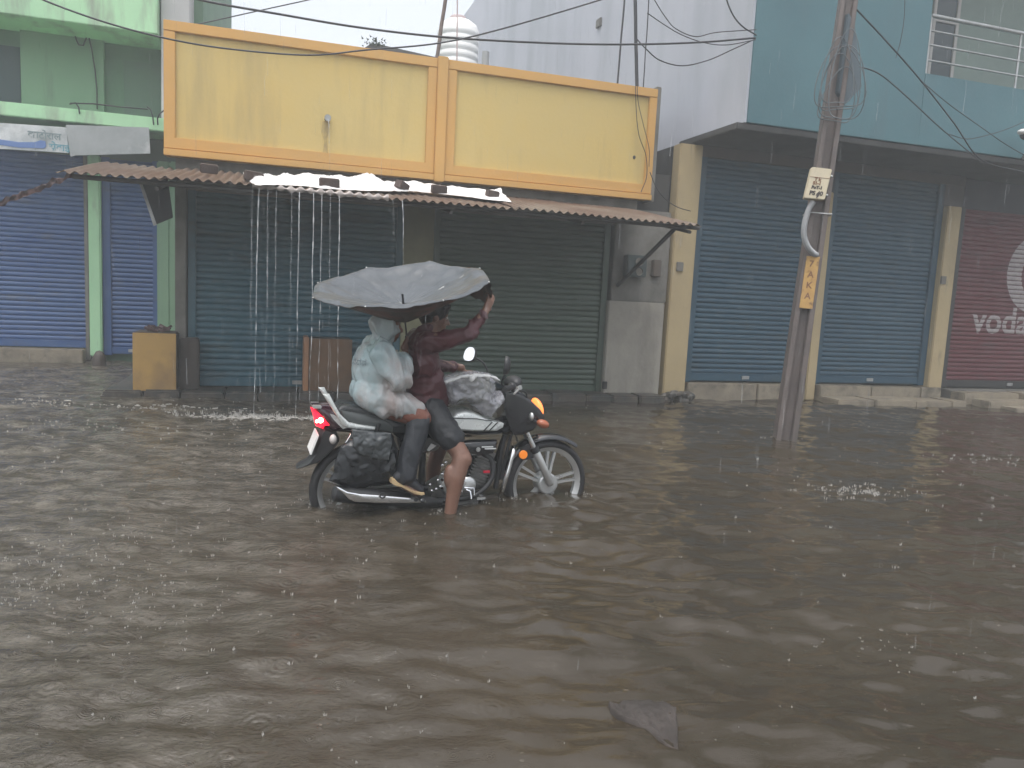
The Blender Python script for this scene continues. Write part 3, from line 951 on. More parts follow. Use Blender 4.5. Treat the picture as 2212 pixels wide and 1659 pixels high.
M_tarp = mat('tarpaulin', (0.78, 0.76, 0.75), 0.35, col2=(0.68, 0.66, 0.66), nscale=4, bump=0.2, bscale=14)
single('tarpaulin', 'crumpled white plastic tarpaulin spread on the tin awning under bricks', 'tarpaulin', A, mb, M_tarp, smooth=180)
# its wet fringe hanging over the edge
mb = MB()
def fringe(u, v):
    x = 545 + (840 - 545) * u
    s = A.px(x, 404, -1.92)[0]
    dz = v * (0.035 + 0.045 * abs(noise.noise(V((s * 7, 2, 0)))) + 0.02 * math.cos(2 * math.pi * s / PITCHC))
    return (s, -1.925 - 0.012 * math.sin(v * 3) - 0.01 * noise.noise(V((s * 9, v, 1))), awz(-1.925) + 0.03 + 0.012 * math.cos(2 * math.pi * s / PITCHC) - dz)
mb.grid(fringe, 160, 5)
single('plastic_fringe', 'wet translucent plastic edge drooping from the tin awning below the white tarpaulin', 'plastic sheet', A, mb, mat('wet_plastic', (0.45, 0.40, 0.37), 0.25, alpha=0.75), smooth=180)
bricks = [((548, 383), 0.2, 'broken red brick on the left end of the white tarpaulin', 1.0), ((711, 397), 0.0, 'brown brick on the white tarpaulin under the wall spout', 1.15),
          ((868, 403), 0.7, 'brick lying askew on the middle of the white tarpaulin', 0.85), ((948, 410), 0.02, 'brick on the tarpaulin just right of the parapet rib', 1.0),
          ((1063, 421), 0.15, 'brick holding the right end of the white tarpaulin', 0.8), ((452, 366), 0.05, 'single brick lying on bare rusty tin left of the tarpaulin', 1.0)]
for k, ((x, y), r, lab, sc) in enumerate(bricks):
    p = V(on_awn(x, y + 6, 0.05))
    M = Matrix.Translation(p + V((0, 0, 0.035))) @ Matrix.Rotation(r, 4, 'Z') @ Matrix.Rotation(R_(12), 4, 'X') @ Matrix.Rotation(r * 0.4, 4, 'Y')
    b = 0.082 * sc
    single('brick', lab, 'brick', A, MB().box(-b, b, -0.05, 0.05, -0.045, 0.042, M), M_brick, bevel=0.008, group='bricks weighing down the awning')

# ------------------------------------------------------------------ painted boxes on the plinth
def shop_box(px0, px1, ytop, d0, d1, zb_, name, label, mf, ms, junk=0):
    s0, zt_ = A.px(px0, ytop, d0)
    s1, _ = A.px(px1, ytop, d0)
    T = Thing(name, label, 'box', A, ((s0 + s1) / 2, (d0 + d1) / 2, zb_))
    T.part('body', MB().box(s0, s1, d0 + 0.012, d1, zb_, zt_), ms, bevel=0.02)
    T.part('front_panel', MB().box(s0 + 0.004, s1 - 0.004, d0, d0 + 0.0115, zb_ + 0.01, zt_ - 0.006), mf, bevel=0.004)
    return T, s0, s1, zt_
M_box_y = mat('box_ochre', (0.42, 0.26, 0.08), 0.55, col2=(0.34, 0.21, 0.075), nscale=2.5, dirt=(0.15, 0.10, 0.06), dscale=2, dstretch=(1, 1, 0.7), dlo=0.5, dhi=0.8)
M_box_s = mat('box_brown', (0.06, 0.048, 0.04), 0.6, col2=(0.04, 0.035, 0.03), nscale=3)
M_box_o = mat('box_brown_orange', (0.14, 0.075, 0.035), 0.6, col2=(0.09, 0.055, 0.03), nscale=2)
T, s0, s1, zt_ = shop_box(285, 381, 717, -0.38, 0.06, 0.075, 'shop_box', 'ochre painted metal box with scrap on top at the left end of the plinth', M_box_y, M_box_s)
T2, u0, u1, zt2 = shop_box(668, 762, 730, -0.30, 0.0, 0.075, 'shop_box', 'brown box with an orange edge in front of the teal shutter', M_box_o, M_box_s)
T2.part('edge_panel', MB().box(u0 - 0.06, u0 - 0.002, -0.33, -0.02, 0.075, zt2 + 0.01), mat('edge_orange', (0.36, 0.18, 0.09), 0.6, col2=(0.26, 0.14, 0.08), nscale=3), bevel=0.008)
mb = MB()
random.seed(5)
for i in range(14):
    c = (random.uniform(s0 + 0.1, s1 - 0.04), random.uniform(-0.3, -0.05), zt_ + random.uniform(0.01, 0.05))
    mb.box(-random.uniform(0.02, 0.06), random.uniform(0.02, 0.06), -0.03, 0.03, -0.012, 0.014, Matrix.Translation(c) @ Matrix.Rotation(random.uniform(-0.6, 0.6), 4, 'Y') @ Matrix.Rotation(random.uniform(0, 3), 4, 'Z'))
single('scrap_heap', 'small heap of dark scrap pieces on top of the ochre box', 'scrap', A, mb, mat('scrap', (0.07, 0.04, 0.04), 0.7, col2=(0.14, 0.09, 0.09), nscale=20), kind='stuff')
single('side_cabinet', 'dark brown cabinet standing between the ochre box and the teal shutter', 'cabinet', A, MB().box(s1 + 0.01, -3.74, -0.22, -0.075, 0.07, zt_ - 0.06), M_box_s, bevel=0.015)
# junk by the left pillar
mb = MB().ball(A.onz(214, 790, 0.0), (0.10, 0.08, 0.22), 10, 8)
mb.v = [(x + 0.03 * noise.noise(V((x * 9, y * 9, z * 9))), y, z) for x, y, z in mb.v]
single('sack', 'dark wet sack slumped at the foot of the peeling green pillar', 'sack', A, mb, M_box_s, smooth=60)

# ------------------------------------------------------------------ background: pale building, tank, roof poles
low = A.p3(872, 110, 5.0)
BK = Thing('rear_roof', 'dark low rear roof edge showing above the yellow parapet', 'roof', A, (A.px(870, 115, 4.5)[0], 4.5, 3.105))
P = [A.px(x, y, 4.5) for x, y in ((786, 104), (800, 95), (825, 97), (945, 124), (945, 190), (780, 190))]
BK.part('gable', MB().prism(P, 4.5, 5.2), mat('dark_tin', (0.07, 0.07, 0.065), 0.7))
c = A.p3(812, 101, 4.5)
mb = MB()
random.seed(3)
for i in range(70):
    o = V(c) + V((random.gauss(0, 0.10), random.gauss(0, 0.06), abs(random.gauss(0.03, 0.05))))
    d1 = V((random.uniform(-1, 1), random.uniform(-1, 1), random.uniform(0, 1))).normalized() * 0.06
    d2 = d1.cross(V((random.random(), random.random(), random.random()))).normalized() * 0.02
    mb.add([o - d2, o + d1 * 0.5 - d2 * 0.2, o + d1, o + d2], [(0, 1, 2, 3)])
single('roof_bush', 'small dark plant sprouting on the rear roof corner', 'plant', A, mb, mat('weed', (0.04, 0.06, 0.035), 0.7), kind=None, fixn=False)
# water tank
TD = 6.0
tb_ = A.px(990, 190, TD)
tl, tr, tt = A.px(948, 100, TD), A.px(1036, 100, TD), A.px(992, 66, TD)
rt = (tr[0] - tl[0]) / 2
tcx = (tl[0] + tr[0]) / 2 - 0.03
z0t, zsh = tb_[1] - 0.25, tt[1]
TK = Thing('water_tank', 'white ribbed plastic water tank standing behind the yellow parapet', 'water tank', A, (tcx, TD, 3.105))
prof = [(0.0, 0), (rt * 0.97, 0)]
z = 0.04
hh = zsh - z0t
while z < hh - 0.1:
    prof += [(rt, z), (rt, z + 0.085), (rt * 0.965, z + 0.10), (rt * 0.965, z + 0.125)]
    z += 0.145
prof += [(rt, hh - 0.06), (rt * 0.97, hh), (rt * 0.86, hh + 0.09), (rt * 0.62, hh + 0.16), (rt * 0.40, hh + 0.19), (0, hh + 0.19)]
TK.part('body', MB().lathe(prof, (tcx, TD, z0t), (0, 0, 1), 40), mat('tank_white', (0.86, 0.87, 0.86), 0.45, dirt=(0.72, 0.72, 0.70), dscale=1.5), smooth=50)
TK.part('lid', MB().lathe([(0, 0.07), (rt * 0.36, 0.065), (rt * 0.40, 0.04), (rt * 0.40, 0.0)], (tcx - 0.02, TD, z0t + hh + 0.185), (0, 0, 1), 28), mat('lid_pink', (0.50, 0.40, 0.40), 0.6), smooth=40)
TK.part('stand', MB().box(tcx - rt * 0.9, tcx + rt * 0.9, TD - rt * 0.9, TD + rt * 0.9, 3.105, z0t), M_conc)
vp = A.p3(1048, 137, TD - 0.5)
single('vent_pipe', 'short grey vent pipe right of the white water tank', 'pipe', A, MB().tube([(vp[0], vp[1], 3.1), (vp[0], vp[1], A.px(1048, 112, TD - 0.5)[1])], 0.07, 12), mat('pipe_grey', (0.35, 0.36, 0.36), 0.5), smooth=50)
def rod(name, lab, cat, p0, p1, d, r, m, grp=None, zfloor=None):
    a, b = A.p3(*p0, d), A.p3(*p1, d)
    dirn = (V(b) - V(a)).normalized()
    top = V(b) + dirn * 1.2
    bot = V(a) - dirn * ((a[2] - (zfloor or 3.1)) / dirn.z)
    n = 14
    pts = [bot.lerp(top, i / n) + V((0.012 * noise.noise(V((i, d, 1))), 0, 0)) for i in range(n + 1)]
    return single(name, lab, cat, A, MB().tube(pts, r, 8), m, smooth=50, group=grp)
M_bamb = mat('weathered_bamboo', (0.13, 0.10, 0.09), 0.8, col2=(0.20, 0.16, 0.14), nscale=8)
rod('bamboo_pole', 'rough leaning bamboo pole left of the water tank', 'pole', (943, 133), (962, 0), 0.6, 0.024, M_bamb)
rod('roof_rod', 'thin pinkish rod standing in front of the water tank', 'rod', (987, 137), (988, 0), 1.0, 0.009, mat('pink_rod', (0.50, 0.40, 0.40), 0.6))
rod('roof_rod', 'thin dark rod leaning left of the thick pole on the parapet', 'rod', (1333, 190), (1349, 0), 0.3, 0.013, M_cable, 'rods on the right end of the yellow parapet')
rod('roof_pole', 'thick dark pole on the right end of the yellow parapet', 'pole', (1376, 198), (1372, 0), 0.3, 0.024, M_cable)
rod('roof_rod', 'thin wire like rod hooked beside the thick roof pole', 'rod', (1389, 198), (1398, 60), 0.35, 0.008, M_cable, 'rods on the right end of the yellow parapet')

# ------------------------------------------------------------------ overhead cables
def spline(P, n=10):
    P = [V(p) for p in P]
    out = []
    Q = [P[0] * 2 - P[1]] + P + [P[-1] * 2 - P[-2]]
    for i in range(1, len(Q) - 2):
        for k in range(n):
            t = k / n
            a, b, c, d = Q[i - 1], Q[i], Q[i + 1], Q[i + 2]
            out.append(0.5 * ((2 * b) + (c - a) * t + (2 * a - 5 * b + 4 * c - d) * t * t + (3 * b - a - 3 * c + d) * t * t * t))
    out.append(P[-1])
    return out
def cable(lab, pts, r=0.011, d=-0.6, m=None, name='overhead_cable'):
    P = [A.p3(q[0], q[1], q[2] if len(q) > 2 else d) for q in pts]
    return single(name, lab, 'cable', A, MB().tube(spline(P), r * 0.68, 6), m or M_cable, smooth=80, group='cables strung over the street')
cable('long thick cable sagging from the top left past the water tank to the teal wall', [(300, -40), (434, 0), (600, 30), (774, 59), (956, 80), (1159, 92), (1334, 96), (1500, 92), (1632, 82)], 0.016, -1.3)
cable('cable crossing the face of the yellow parapet and rising to the top middle', [(20, -40), (94, 0), (224, 47), (355, 82), (490, 105), (665, 119), (791, 108), (949, 93), (1089, 61), (1296, 0), (1420, -40)], 0.012, -1.4)
cable('short thin cable rising from the parapet corner to the top left', [(405, 57), (420, 54), (560, 23), (665, 0), (760, -22)], 0.010, 0.5)
cable('slack cable dipping from the top and rising to the teal wall corner', [(1400, -30), (1414, 0), (1438, 38), (1460, 62), (1502, 79), (1548, 70), (1634, 64)], 0.008, -1.2)
cable('thin cable from the hooked rod dipping to the teal wall', [(1398, 28), (1430, 50), (1470, 74), (1520, 92), (1570, 97), (1632, 86)], 0.008, -1.2)
cable('deep sagging cable from the thick roof pole to the teal wall', [(1376, 85), (1395, 105), (1425, 130), (1474, 142), (1530, 130), (1580, 108), (1632, 84)], 0.010, -1.2)
cable('thick cable swinging down from the top edge to the teal wall corner', [(1565, -40), (1570, 0), (1585, 35), (1605, 58), (1634, 76)], 0.013, -1.25)
cable('thin cable hanging against the right end of the yellow panel', [(1373, 150, -0.18), (1374, 230, -0.18), (1380, 290, -0.18), (1395, 335, -0.18), (1397, 380, -0.18), (1385, 415, -0.2)], 0.007)
cable('second thin cable draped over the parapet towards its right corner', [(1377, 160, -0.2), (1378, 215, -0.2), (1390, 270, -0.2), (1402, 320, -0.2), (1402, 360, -0.2)], 0.006)
cable('slack cable from the parapet corner down to the cream pillar', [(1404, 372), (1418, 405), (1440, 432), (1465, 448), (1492, 456)], 0.008, -0.3)
cable('long cable slanting down across the teal wall from the pole', [(1850, 20, -2.6), (1920, 95, -2.2), (1990, 175, -1.8), (2060, 265, -1.4), (2120, 345, -1.2), (2212, 372, -1.2)], 0.013)
cable('lower cable slanting from the pole coil to the teal overhang edge', [(1850, 142, -2.6), (1900, 160, -2.4), (1960, 210, -2.0), (2030, 275, -1.6), (2122, 352, -1.2)], 0.011)
cable('thin cable dropping down the teal wall left of the balcony', [(1955, -20), (1953, 40), (1945, 90), (1935, 125)], 0.007, -1.2)
cable('thin cable looping from the teal wall to the lamp at the right edge', [(2050, 290), (2090, 300), (2140, 290), (2185, 275), (2230, 255)], 0.008, -1.25)
cable('faint cable branching down the right part of the teal wall', [(1990, 175, -1.7), (2050, 225, -1.5), (2110, 268, -1.3), (2170, 310, -1.2), (2230, 345, -1.2)], 0.008)

# ------------------------------------------------------------------ leaning utility pole
pb = A.onz(1695, 948, 0.0)
pd = pb[1]
pt = A.px(1832, 0, pd)
ax = (V((pt[0], pd, pt[1])) - V(pb)).normalized()
UP = Thing('utility_pole', 'leaning grey concrete utility pole rising from the flooded street', 'utility pole', A, (pb[0], pd, -0.22))
yaw = R_(-28)
sx = V((math.cos(yaw), math.sin(yaw), 0))
sx = (sx - ax * sx.dot(ax)).normalized()
sy = ax.cross(sx)
L0, L1 = -0.35, (pt[1] + 1.2) / ax.z
def pole_pt(u, v, l):
    return V(pb) + sx * u + sy * v + ax * l
def ibeam(hw, hd, web, l0, l1, t0, t1):
    # plan outline: an H with its open side towards the street
    fl = 0.30
    pl = [(-1, -1), (-1 + 2 * 0.26, -1), (-1 + 2 * 0.30, -web), (1 - 2 * 0.30, -web), (1 - 2 * 0.26, -1), (1, -1), (1, 1), (1 - 2 * 0.26, 1), (1 - 2 * 0.30, web), (-1 + 2 * 0.30, web), (-1 + 2 * 0.26, 1), (-1, 1)]
    mb = MB()
    n = len(pl)
    K = 20
    vs = []
    for k in range(K + 1):
        t = k / K
        l = l0 + (l1 - l0) * t
        sc = t0 + (t1 - t0) * t
        vs += [pole_pt(a * hw * sc, b * hd * sc, l) for a, b in pl]
    fs = [(k * n + i, k * n + (i + 1) % n, (k + 1) * n + (i + 1) % n, (k + 1) * n + i) for k in range(K) for i in range(n)]
    fs += [tuple(range(n))[::-1], tuple(K * n + i for i in range(n))]
    return mb.add(vs, fs)
M_pole = mat('pole_concrete', (0.14, 0.115, 0.105), 0.55, col2=(0.095, 0.08, 0.075), nscale=3, bump=0.35, bscale=35, dirt=(0.07, 0.065, 0.06), dscale=3.2, dstretch=(1, 1, 0.15), dlo=0.5, dhi=0.72)
UP.part('shaft', ibeam(0.088, 0.10, 0.42, L0, L1, 1.18, 0.80), M_pole, bevel=0.006)
# painted yellow plate with dark numbers
def on_pole(x, y, v=-0.11):
    """photo point -> (u, l) on the pole's front face"""
    D = CR * (x - IW / 2) + CU * (IH / 2 - y) + _f * F
    D = V((D.dot(A.e), D.dot(A.i), D.z))
    q = CP - A.o
    q = V((q.dot(A.e), q.dot(A.i), q.z))
    o = V(pb) + sy * v
    P = q + D * ((o - q).dot(sy) / D.dot(sy)) - V(pb)
    return P.dot(sx), P.dot(ax)
def pole_quad(u0, u1, l0, l1, v0, v1):
    mb = MB()
    vs = [pole_pt(u, v, l) for u in (u0, u1) for v in (v0, v1) for l in (l0, l1)]
    return mb.add(vs, [(0, 1, 3, 2), (4, 6, 7, 5), (0, 4, 5, 1), (2, 3, 7, 6), (0, 2, 6, 4), (1, 5, 7, 3)])
lt, lb = on_pole(1757, 554)[1], on_pole(1750, 667)[1]
pl = UP.part('number_plate', pole_quad(-0.060, 0.062, lb, lt, -0.118, -0.108), mat('plate_ochre', (0.50, 0.31, 0.10), 0.7, col2=(0.42, 0.25, 0.09), nscale=9, dirt=(0.20, 0.11, 0.05), dscale=12, dstretch=(1, 1, 1), dlo=0.55, dhi=0.68))
def pole_text(body, size, u, l, v, m, parent, name='lettering'):
    t = text_mb(body, size, 0.002)
    out = MB()
    out.v = [tuple(pole_pt(u + x, v, l + z)) for x, y, z in t.v]
    out.f = t.f
    return UP.part(name, out, m, parent=parent, fixn=False) if parent is pl else out
M_ink = mat('ink', (0.05, 0.04, 0.035), 0.7)
M_ink2 = mat('faded_ink', (0.20, 0.10, 0.05), 0.7)
for k, tx in enumerate(('7', 'A', 'K', 'A')):
    pole_text(tx, 0.085, -0.028, lt - 0.10 - k * 0.105, -0.1195, M_ink2, pl)
# distribution box
c0, c1, c2, c3 = on_pole(1753, 361, -0.2), on_pole(1797, 366, -0.2), on_pole(1781, 432, -0.2), on_pole(1737, 428, -0.2)
JB = Thing('junction_box', 'cream metal junction box with handwritten marks strapped high on the utility pole', 'junction box', A, tuple(pole_pt(0, -0.15, c2[1])))
P4 = [c3, c2, c1, c0]
mb = MB()
vs = [pole_pt(u, -0.215, l) for u, l in P4] + [pole_pt(u + 0.0, -0.105, l) for u, l in P4]
mb.add(vs, [(0, 1, 2, 3), (7, 6, 5, 4), (0, 4, 5, 1), (1, 5, 6, 2), (2, 6, 7, 3), (3, 7, 4, 0)])
bx = JB.part('case', mb, mat('box_cream', (0.60, 0.53, 0.38), 0.5, col2=(0.54, 0.48, 0.35), nscale=7, dirt=(0.35, 0.29, 0.2), dscale=7, dstretch=(1, 1, 1), dlo=0.6, dhi=0.75), bevel=0.006)
# lid line, hinges
def boxp(a, b, v):   # a across 0..1, b up 0..1
    lo = V((c3[0], c3[1])).lerp(V((c2[0], c2[1])), a)
    hi = V((c0[0], c0[1])).lerp(V((c1[0], c1[1])), a)
    q = lo.lerp(hi, b)
    return pole_pt(q.x, v, q.y)
mb = MB()
mb.tube([boxp(0.02, 0.69, -0.2165), boxp(0.98, 0.69, -0.2165)], 0.0022, 6)
JB.part('seam', mb, M_ink2, parent=bx)
for b in (0.78, 0.16):
    JB.part('hinge', MB().ball(boxp(1.06, b, -0.19), 0.016, 8, 6), M_steel, parent=bx, smooth=180)
def box_text(body, size, a, b, m=M_ink):
    t = text_mb(body, size, 0.003)
    wbox = (boxp(1, 0, 0) - boxp(0, 0, 0)).length
    hbox = (boxp(0, 1, 0) - boxp(0, 0, 0)).length
    out = MB()
    out.v = [tuple(boxp(a + x / wbox, b + z / hbox, -0.2175)) for x, y, z in t.v]
    out.f = t.f
    JB.part('lettering', out, m, parent=bx, fixn=False)
box_text('T k', 0.042, 0.28, 0.58, M_ink2)
box_text('S1-1', 0.042, 0.24, 0.455, M_ink2)
box_text('PoT-1', 0.040, 0.22, 0.32)
box_text('PS 40', 0.055, 0.18, 0.12)
mb = MB()
q = [(0.54, 0.18), (0.64, 0.24), (0.62, 0.15), (0.68, 0.11), (0.60, 0.03), (0.55, 0.04), (0.56, 0.10), (0.51, 0.11)]
mb.add([boxp(a, b, -0.2185) for a, b in q], [tuple(range(len(q)))])
JB.part('paint_smear', mb, M_ink, parent=bx, fixn=False)
# corrugated conduit loop below the box
def polepx(x, y, v):
    u, l = on_pole(x, y, v)
    return pole_pt(u, v, l)
cp = spline([polepx(1757, 436, -0.17), polepx(1746, 455, -0.19), polepx(1738, 485, -0.20), polepx(1737, 510, -0.20), polepx(1745, 533, -0.18), polepx(1757, 547, -0.13), polepx(1764, 551, -0.10)], 26)
cr_ = [0.026 + 0.003 * (i % 2) for i in range(len(cp))]
single('conduit', 'grey corrugated conduit curving down from the cream junction box', 'conduit', A, MB().tube(cp, cr_, 10), mat('conduit_grey', (0.30, 0.31, 0.32), 0.5), smooth=30)
single('steel_strap', 'shiny steel band round the pole under the junction box', 'strap', A, MB().tube([pole_pt(u, v, on_pole(1775, 461)[1]) for u, v in ((-0.115, 0.11), (-0.115, -0.12), (0.115, -0.12), (0.115, 0.11), (-0.115, 0.11))], 0.007, 6), M_steel)
# coils of cable high on the pole
random.seed(11)
mb = MB()
cl = on_pole(1792, 190)[1]
for k in range(6):
    rx, rz = random.uniform(0.13, 0.30), random.uniform(0.25, 0.42)
    cx_, cz_ = random.uniform(-0.03, 0.05), random.uniform(-0.15, 0.12)
    tilt = random.uniform(-0.2, 0.2)
    pts = []
    for i in range(33):
        t = 2 * math.pi * i / 32
        u_, z_ = rx * math.cos(t), rz * math.sin(t) - 0.08 * math.cos(2 * t)
        pts.append(pole_pt(cx_ + u_ * math.cos(tilt) - z_ * math.sin(tilt), -0.14 - 0.02 * (k % 4) + 0.04 * noise.noise(V((k, t, 0))), cl + cz_ + u_ * math.sin(tilt) + z_ * math.cos(tilt)))
    mb.tube(pts, 0.0052, 6, caps=False)
single('cable_coil', 'tangled coils of black cable hung high on the leaning pole', 'cable coil', A, mb, mat('coil_hazed_grey', (0.10, 0.12, 0.13), 0.5), smooth=80)  # black cable greyed: the haze over it is painted into its colour
single('pole_bracket', 'dark angular bracket sticking out right near the top of the leaning pole', 'bracket', A,
       MB().prism([A.px(x, y, pd - 0.05) for x, y in ((1828, 30), (1842, 60), (1856, 190), (1818, 230), (1806, 200))], pd - 0.09, pd - 0.03), mat('bracket_grey', (0.09, 0.12, 0.14), 0.6), bevel=0.006)

# floating rubbish
c = A.onz(893, 1160, 0.0)
mb = MB().ball((c[0], c[1], 0.004), (0.022, 0.014, 0.006), 9, 5)
single('floating_leaf', 'tiny orange scrap floating on the water before the motorcycle', 'scrap', A, mb, mat('orange_scrap', (0.75, 0.25, 0.08), 0.5), smooth=60)
# pale sheet half sunk in the near water
def onw(x, y, z=0.0): return A.onz(x, y, z)
out = [(1312, 1523), (1330, 1519), (1395, 1518), (1445, 1522), (1463, 1528), (1463, 1560), (1466, 1585), (1467, 1628), (1440, 1618), (1400, 1585), (1370, 1562), (1332, 1548), (1318, 1535)]
pp_ = []
for (xa, ya), (xb, yb) in zip(out, out[1:] + out[:1]):
    for k in range(5):
        j_ = 2.5 * noise.noise(V((xa + k * 9.1, ya, 5)))
        pp_.append(V(onw(xa + (xb - xa) * k / 5 + j_, ya + (yb - ya) * k / 5 + j_)))
cen = sum(pp_, V()) / len(pp_)
mb = MB()
rings = 26
for k in range(1, rings + 1):
    for p in pp_:
        q = cen.lerp(p, k / rings)
        mb.v.append((q.x, q.y, 0.006 + 0.022 * (0.4 - abs(fbm((q.x * 1.6, q.y * 0.8, 0), 14, 3))) - (0.030 if k == rings else 0)))
mb.v.append((cen.x, cen.y, 0.02))
n = len(pp_)
mb.f = [((k - 1) * n + i, (k - 1) * n + (i + 1) % n, k * n + (i + 1) % n, k * n + i) for k in range(1, rings) for i in range(n)] + [(i, len(mb.v) - 1, (i + 1) % n) for i in range(n)]
single('floating_sheet', 'torn pale grey sheet floating crumpled in the near water', 'sheet', A, mb, mat('grey_sheet', (0.060, 0.052, 0.048), 0.8, col2=(0.035, 0.031, 0.028), nscale=7, bump=0.5, bscale=18, spec=0.2), smooth=180)

# ------------------------------------------------------------------ motorcycle
def Z1(zx, zy, d=0.0):
    return B.px((1100 + zx * 0.69333) * 0.553, (950 + zy * 0.69333) * 0.553, d)
def P1(zx, zy, d=0.0):
    a, z = Z1(zx, zy, d)
    return (a, d, z)
def outline(pts, d):
    return [Z1(x, y, d) for x, y in pts]

WB, WR, HUBZ = 1.245, 0.295, 0.085
M_tyre = mat('tyre_rubber', (0.018, 0.018, 0.02), 0.6, bump=0.3, bscale=80)
M_alloy = mat('alloy', (0.55, 0.56, 0.56), 0.32, 0.75, rvar=0.1)
M_chrome = mat('chrome', (0.80, 0.81, 0.82), 0.12, 1.0)
M_gloss = mat('gloss_black', (0.012, 0.013, 0.016), 0.16, coat=0.6, rvar=0.05)
M_satin = mat('satin_black', (0.022, 0.023, 0.025), 0.42)
M_silver = mat('silver_paint', (0.66, 0.69, 0.68), 0.28, 0.25, coat=0.5, rvar=0.05)
M_seat = mat('seat_vinyl', (0.030, 0.034, 0.036), 0.35, bump=0.25, bscale=90, rvar=0.1)
M_engine = mat('engine_alloy', (0.22, 0.22, 0.215), 0.4, 0.7, col2=(0.12, 0.12, 0.12), nscale=14, bump=0.2, bscale=60)

BIKE = Thing('motorcycle', 'black and silver motorcycle standing in knee deep water with tail light and headlight on', 'motorcycle', B, (0.6, 0, -0.215))

def wheel(ax_a, steer, parent_name='wheel', hz=HUBZ):
    """alloy wheel: tyre, rim with five split spokes, hub"""
    c = V((ax_a, 0, hz))
    axis = V((math.sin(steer), math.cos(steer), 0)) if steer else V((0, 1, 0))
    fw = V((axis.y, -axis.x, 0))
    prof = []
    for k in range(18):
        t = 2 * math.pi * k / 18
        rr = 0.042 * (1.12 if abs(math.sin(t)) < 0.3 else 1.0)
        prof.append((WR - 0.030 + 0.030 * math.cos(t), 0.045 * math.sin(t)))
    w_ = BIKE.part(parent_name, MB().lathe(prof, c, axis, 72, closed=True), M_tyre, smooth=60)
    rm = MB()
    rp = [(0.238, -0.032), (0.247, -0.036), (0.247, -0.026), (0.236, -0.014), (0.232, 0), (0.236, 0.014), (0.247, 0.026), (0.247, 0.036), (0.238, 0.032), (0.216, 0.014), (0.216, -0.014)]
    rm.lathe(rp, c, axis, 64, closed=True)
    up = V((0, 0, 1))
    for k in range(5):
        t0 = 2 * math.pi * k / 5 + 1.42
        for off in (-0.11, 0.11):
            def pt(r, t):
                return c + (fw * math.cos(t) + up * math.sin(t)) * r
            a0, a1 = t0 + off * 0.6, t0 + off * 1.05
            p0, p1 = pt(0.045, t0 + off * 2.2), pt(0.226, a1)
            d_ = (p1 - p0).normalized()
            n_ = axis.cross(d_)
            vs = []
            for p, hw, hd in ((p0, 0.011, 0.020), (p0.lerp(p1, 0.5), 0.008, 0.013), (p1, 0.009, 0.012)):
                vs += [p + n_ * hw + axis * hd, p - n_ * hw + axis * hd, p - n_ * hw - axis * hd, p + n_ * hw - axis * hd]
            fs = [(0, 1, 2, 3)[::-1], (8, 9, 10, 11)]
            for j in (0, 4):
                fs += [(j + i, j + (i + 1) % 4, j + 4 + (i + 1) % 4, j + 4 + i) for i in range(4)]
            rm.add(vs, fs)
    BIKE.part('rim', rm, M_alloy, parent=w_, smooth=40)
    hb = MB().lathe([(0, -0.062), (0.062, -0.058), (0.070, -0.050), (0.072, -0.02), (0.072, 0.045), (0.05, 0.055), (0, 0.06)], c, axis, 36)
    hb.lathe([(0, -0.078), (0.013, -0.078), (0.013, -0.05)], c, axis, 12)
    BIKE.part('hub', hb, M_alloy, parent=w_, smooth=40)
    return w_
rear = wheel(0.0, 0)
front = wheel(WB, R_(-4))

# --- frame, swing arm
fm = MB()
for sd in (-0.10, 0.10):
    fm.tube([(0.0, sd, HUBZ), (0.42, sd * 0.8, 0.10)], 0.020, 10)
    fm.tube([(-0.02, sd * 1.35, 0.13), (0.10, sd * 1.3, 0.52)], 0.012, 8)
fm.tube([(1.02, 0, 0.62), (0.93, 0, 0.36), (0.86, 0.0, 0.13), (0.74, 0, -0.05), (0.45, 0, -0.06)], 0.020, 12)
fm.tube([(1.00, 0, 0.56), (0.70, 0, 0.42), (0.30, 0, 0.47), (-0.1, 0, 0.50)], 0.019, 12)
fm.tube([(0.40, 0, 0.44), (0.40, 0, 0.0)], 0.022, 12)
BIKE.part('frame', fm, M_satin, smooth=60)
for sd in (-0.125, 0.125):
    mb = MB()
    n = 90
    mb.tube([(0.02 + 0.16 * i / n, sd + 0.016 * math.cos(i * 0.7), 0.15 + 0.33 * i / n) if False else (0.0 + 0.12 * i / n + 0.017 * math.cos(i * 0.62) * 0.3, sd + 0.020 * math.sin(i * 0.62), 0.15 + 0.32 * i / n + 0.017 * math.cos(i * 0.62) * 0.9) for i in range(n)], 0.005, 6)
    BIKE.part('shock_spring', mb, M_chrome if sd > 0 else M_satin, smooth=80)

# --- engine
en = MB()
en.prism([(0.40, -0.06), (0.46, -0.12), (0.66, -0.12), (0.76, -0.05), (0.76, 0.06), (0.68, 0.12), (0.52, 0.14), (0.42, 0.08)], -0.12, 0.12, 0.02)
eng = BIKE.part('engine', en, M_engine, smooth=35)
ec = P1(962, 1350, -0.14)
BIKE.part('clutch_cover', MB().lathe([(0, -0.035), (0.06, -0.033), (0.078, -0.022), (0.084, 0.0), (0.084, 0.03)], (ec[0], -0.125, ec[2]), (0, 1, 0), 36).ball((ec[0] + 0.10, -0.125, ec[2] - 0.02), (0.06, 0.02, 0.055), 16, 8), M_alloy, parent=eng, smooth=50)
bl = MB()
for k in range(9):
    t = k / 9 * 2 * math.pi
    BIKE.part('bolt', MB().lathe([(0, -0.012), (0.009, -0.012), (0.009, 0.0)], (ec[0] + 0.075 * math.cos(t), -0.150, ec[2] + 0.075 * math.sin(t)), (0, 1, 0), 8), M_chrome, parent=eng, smooth=60)
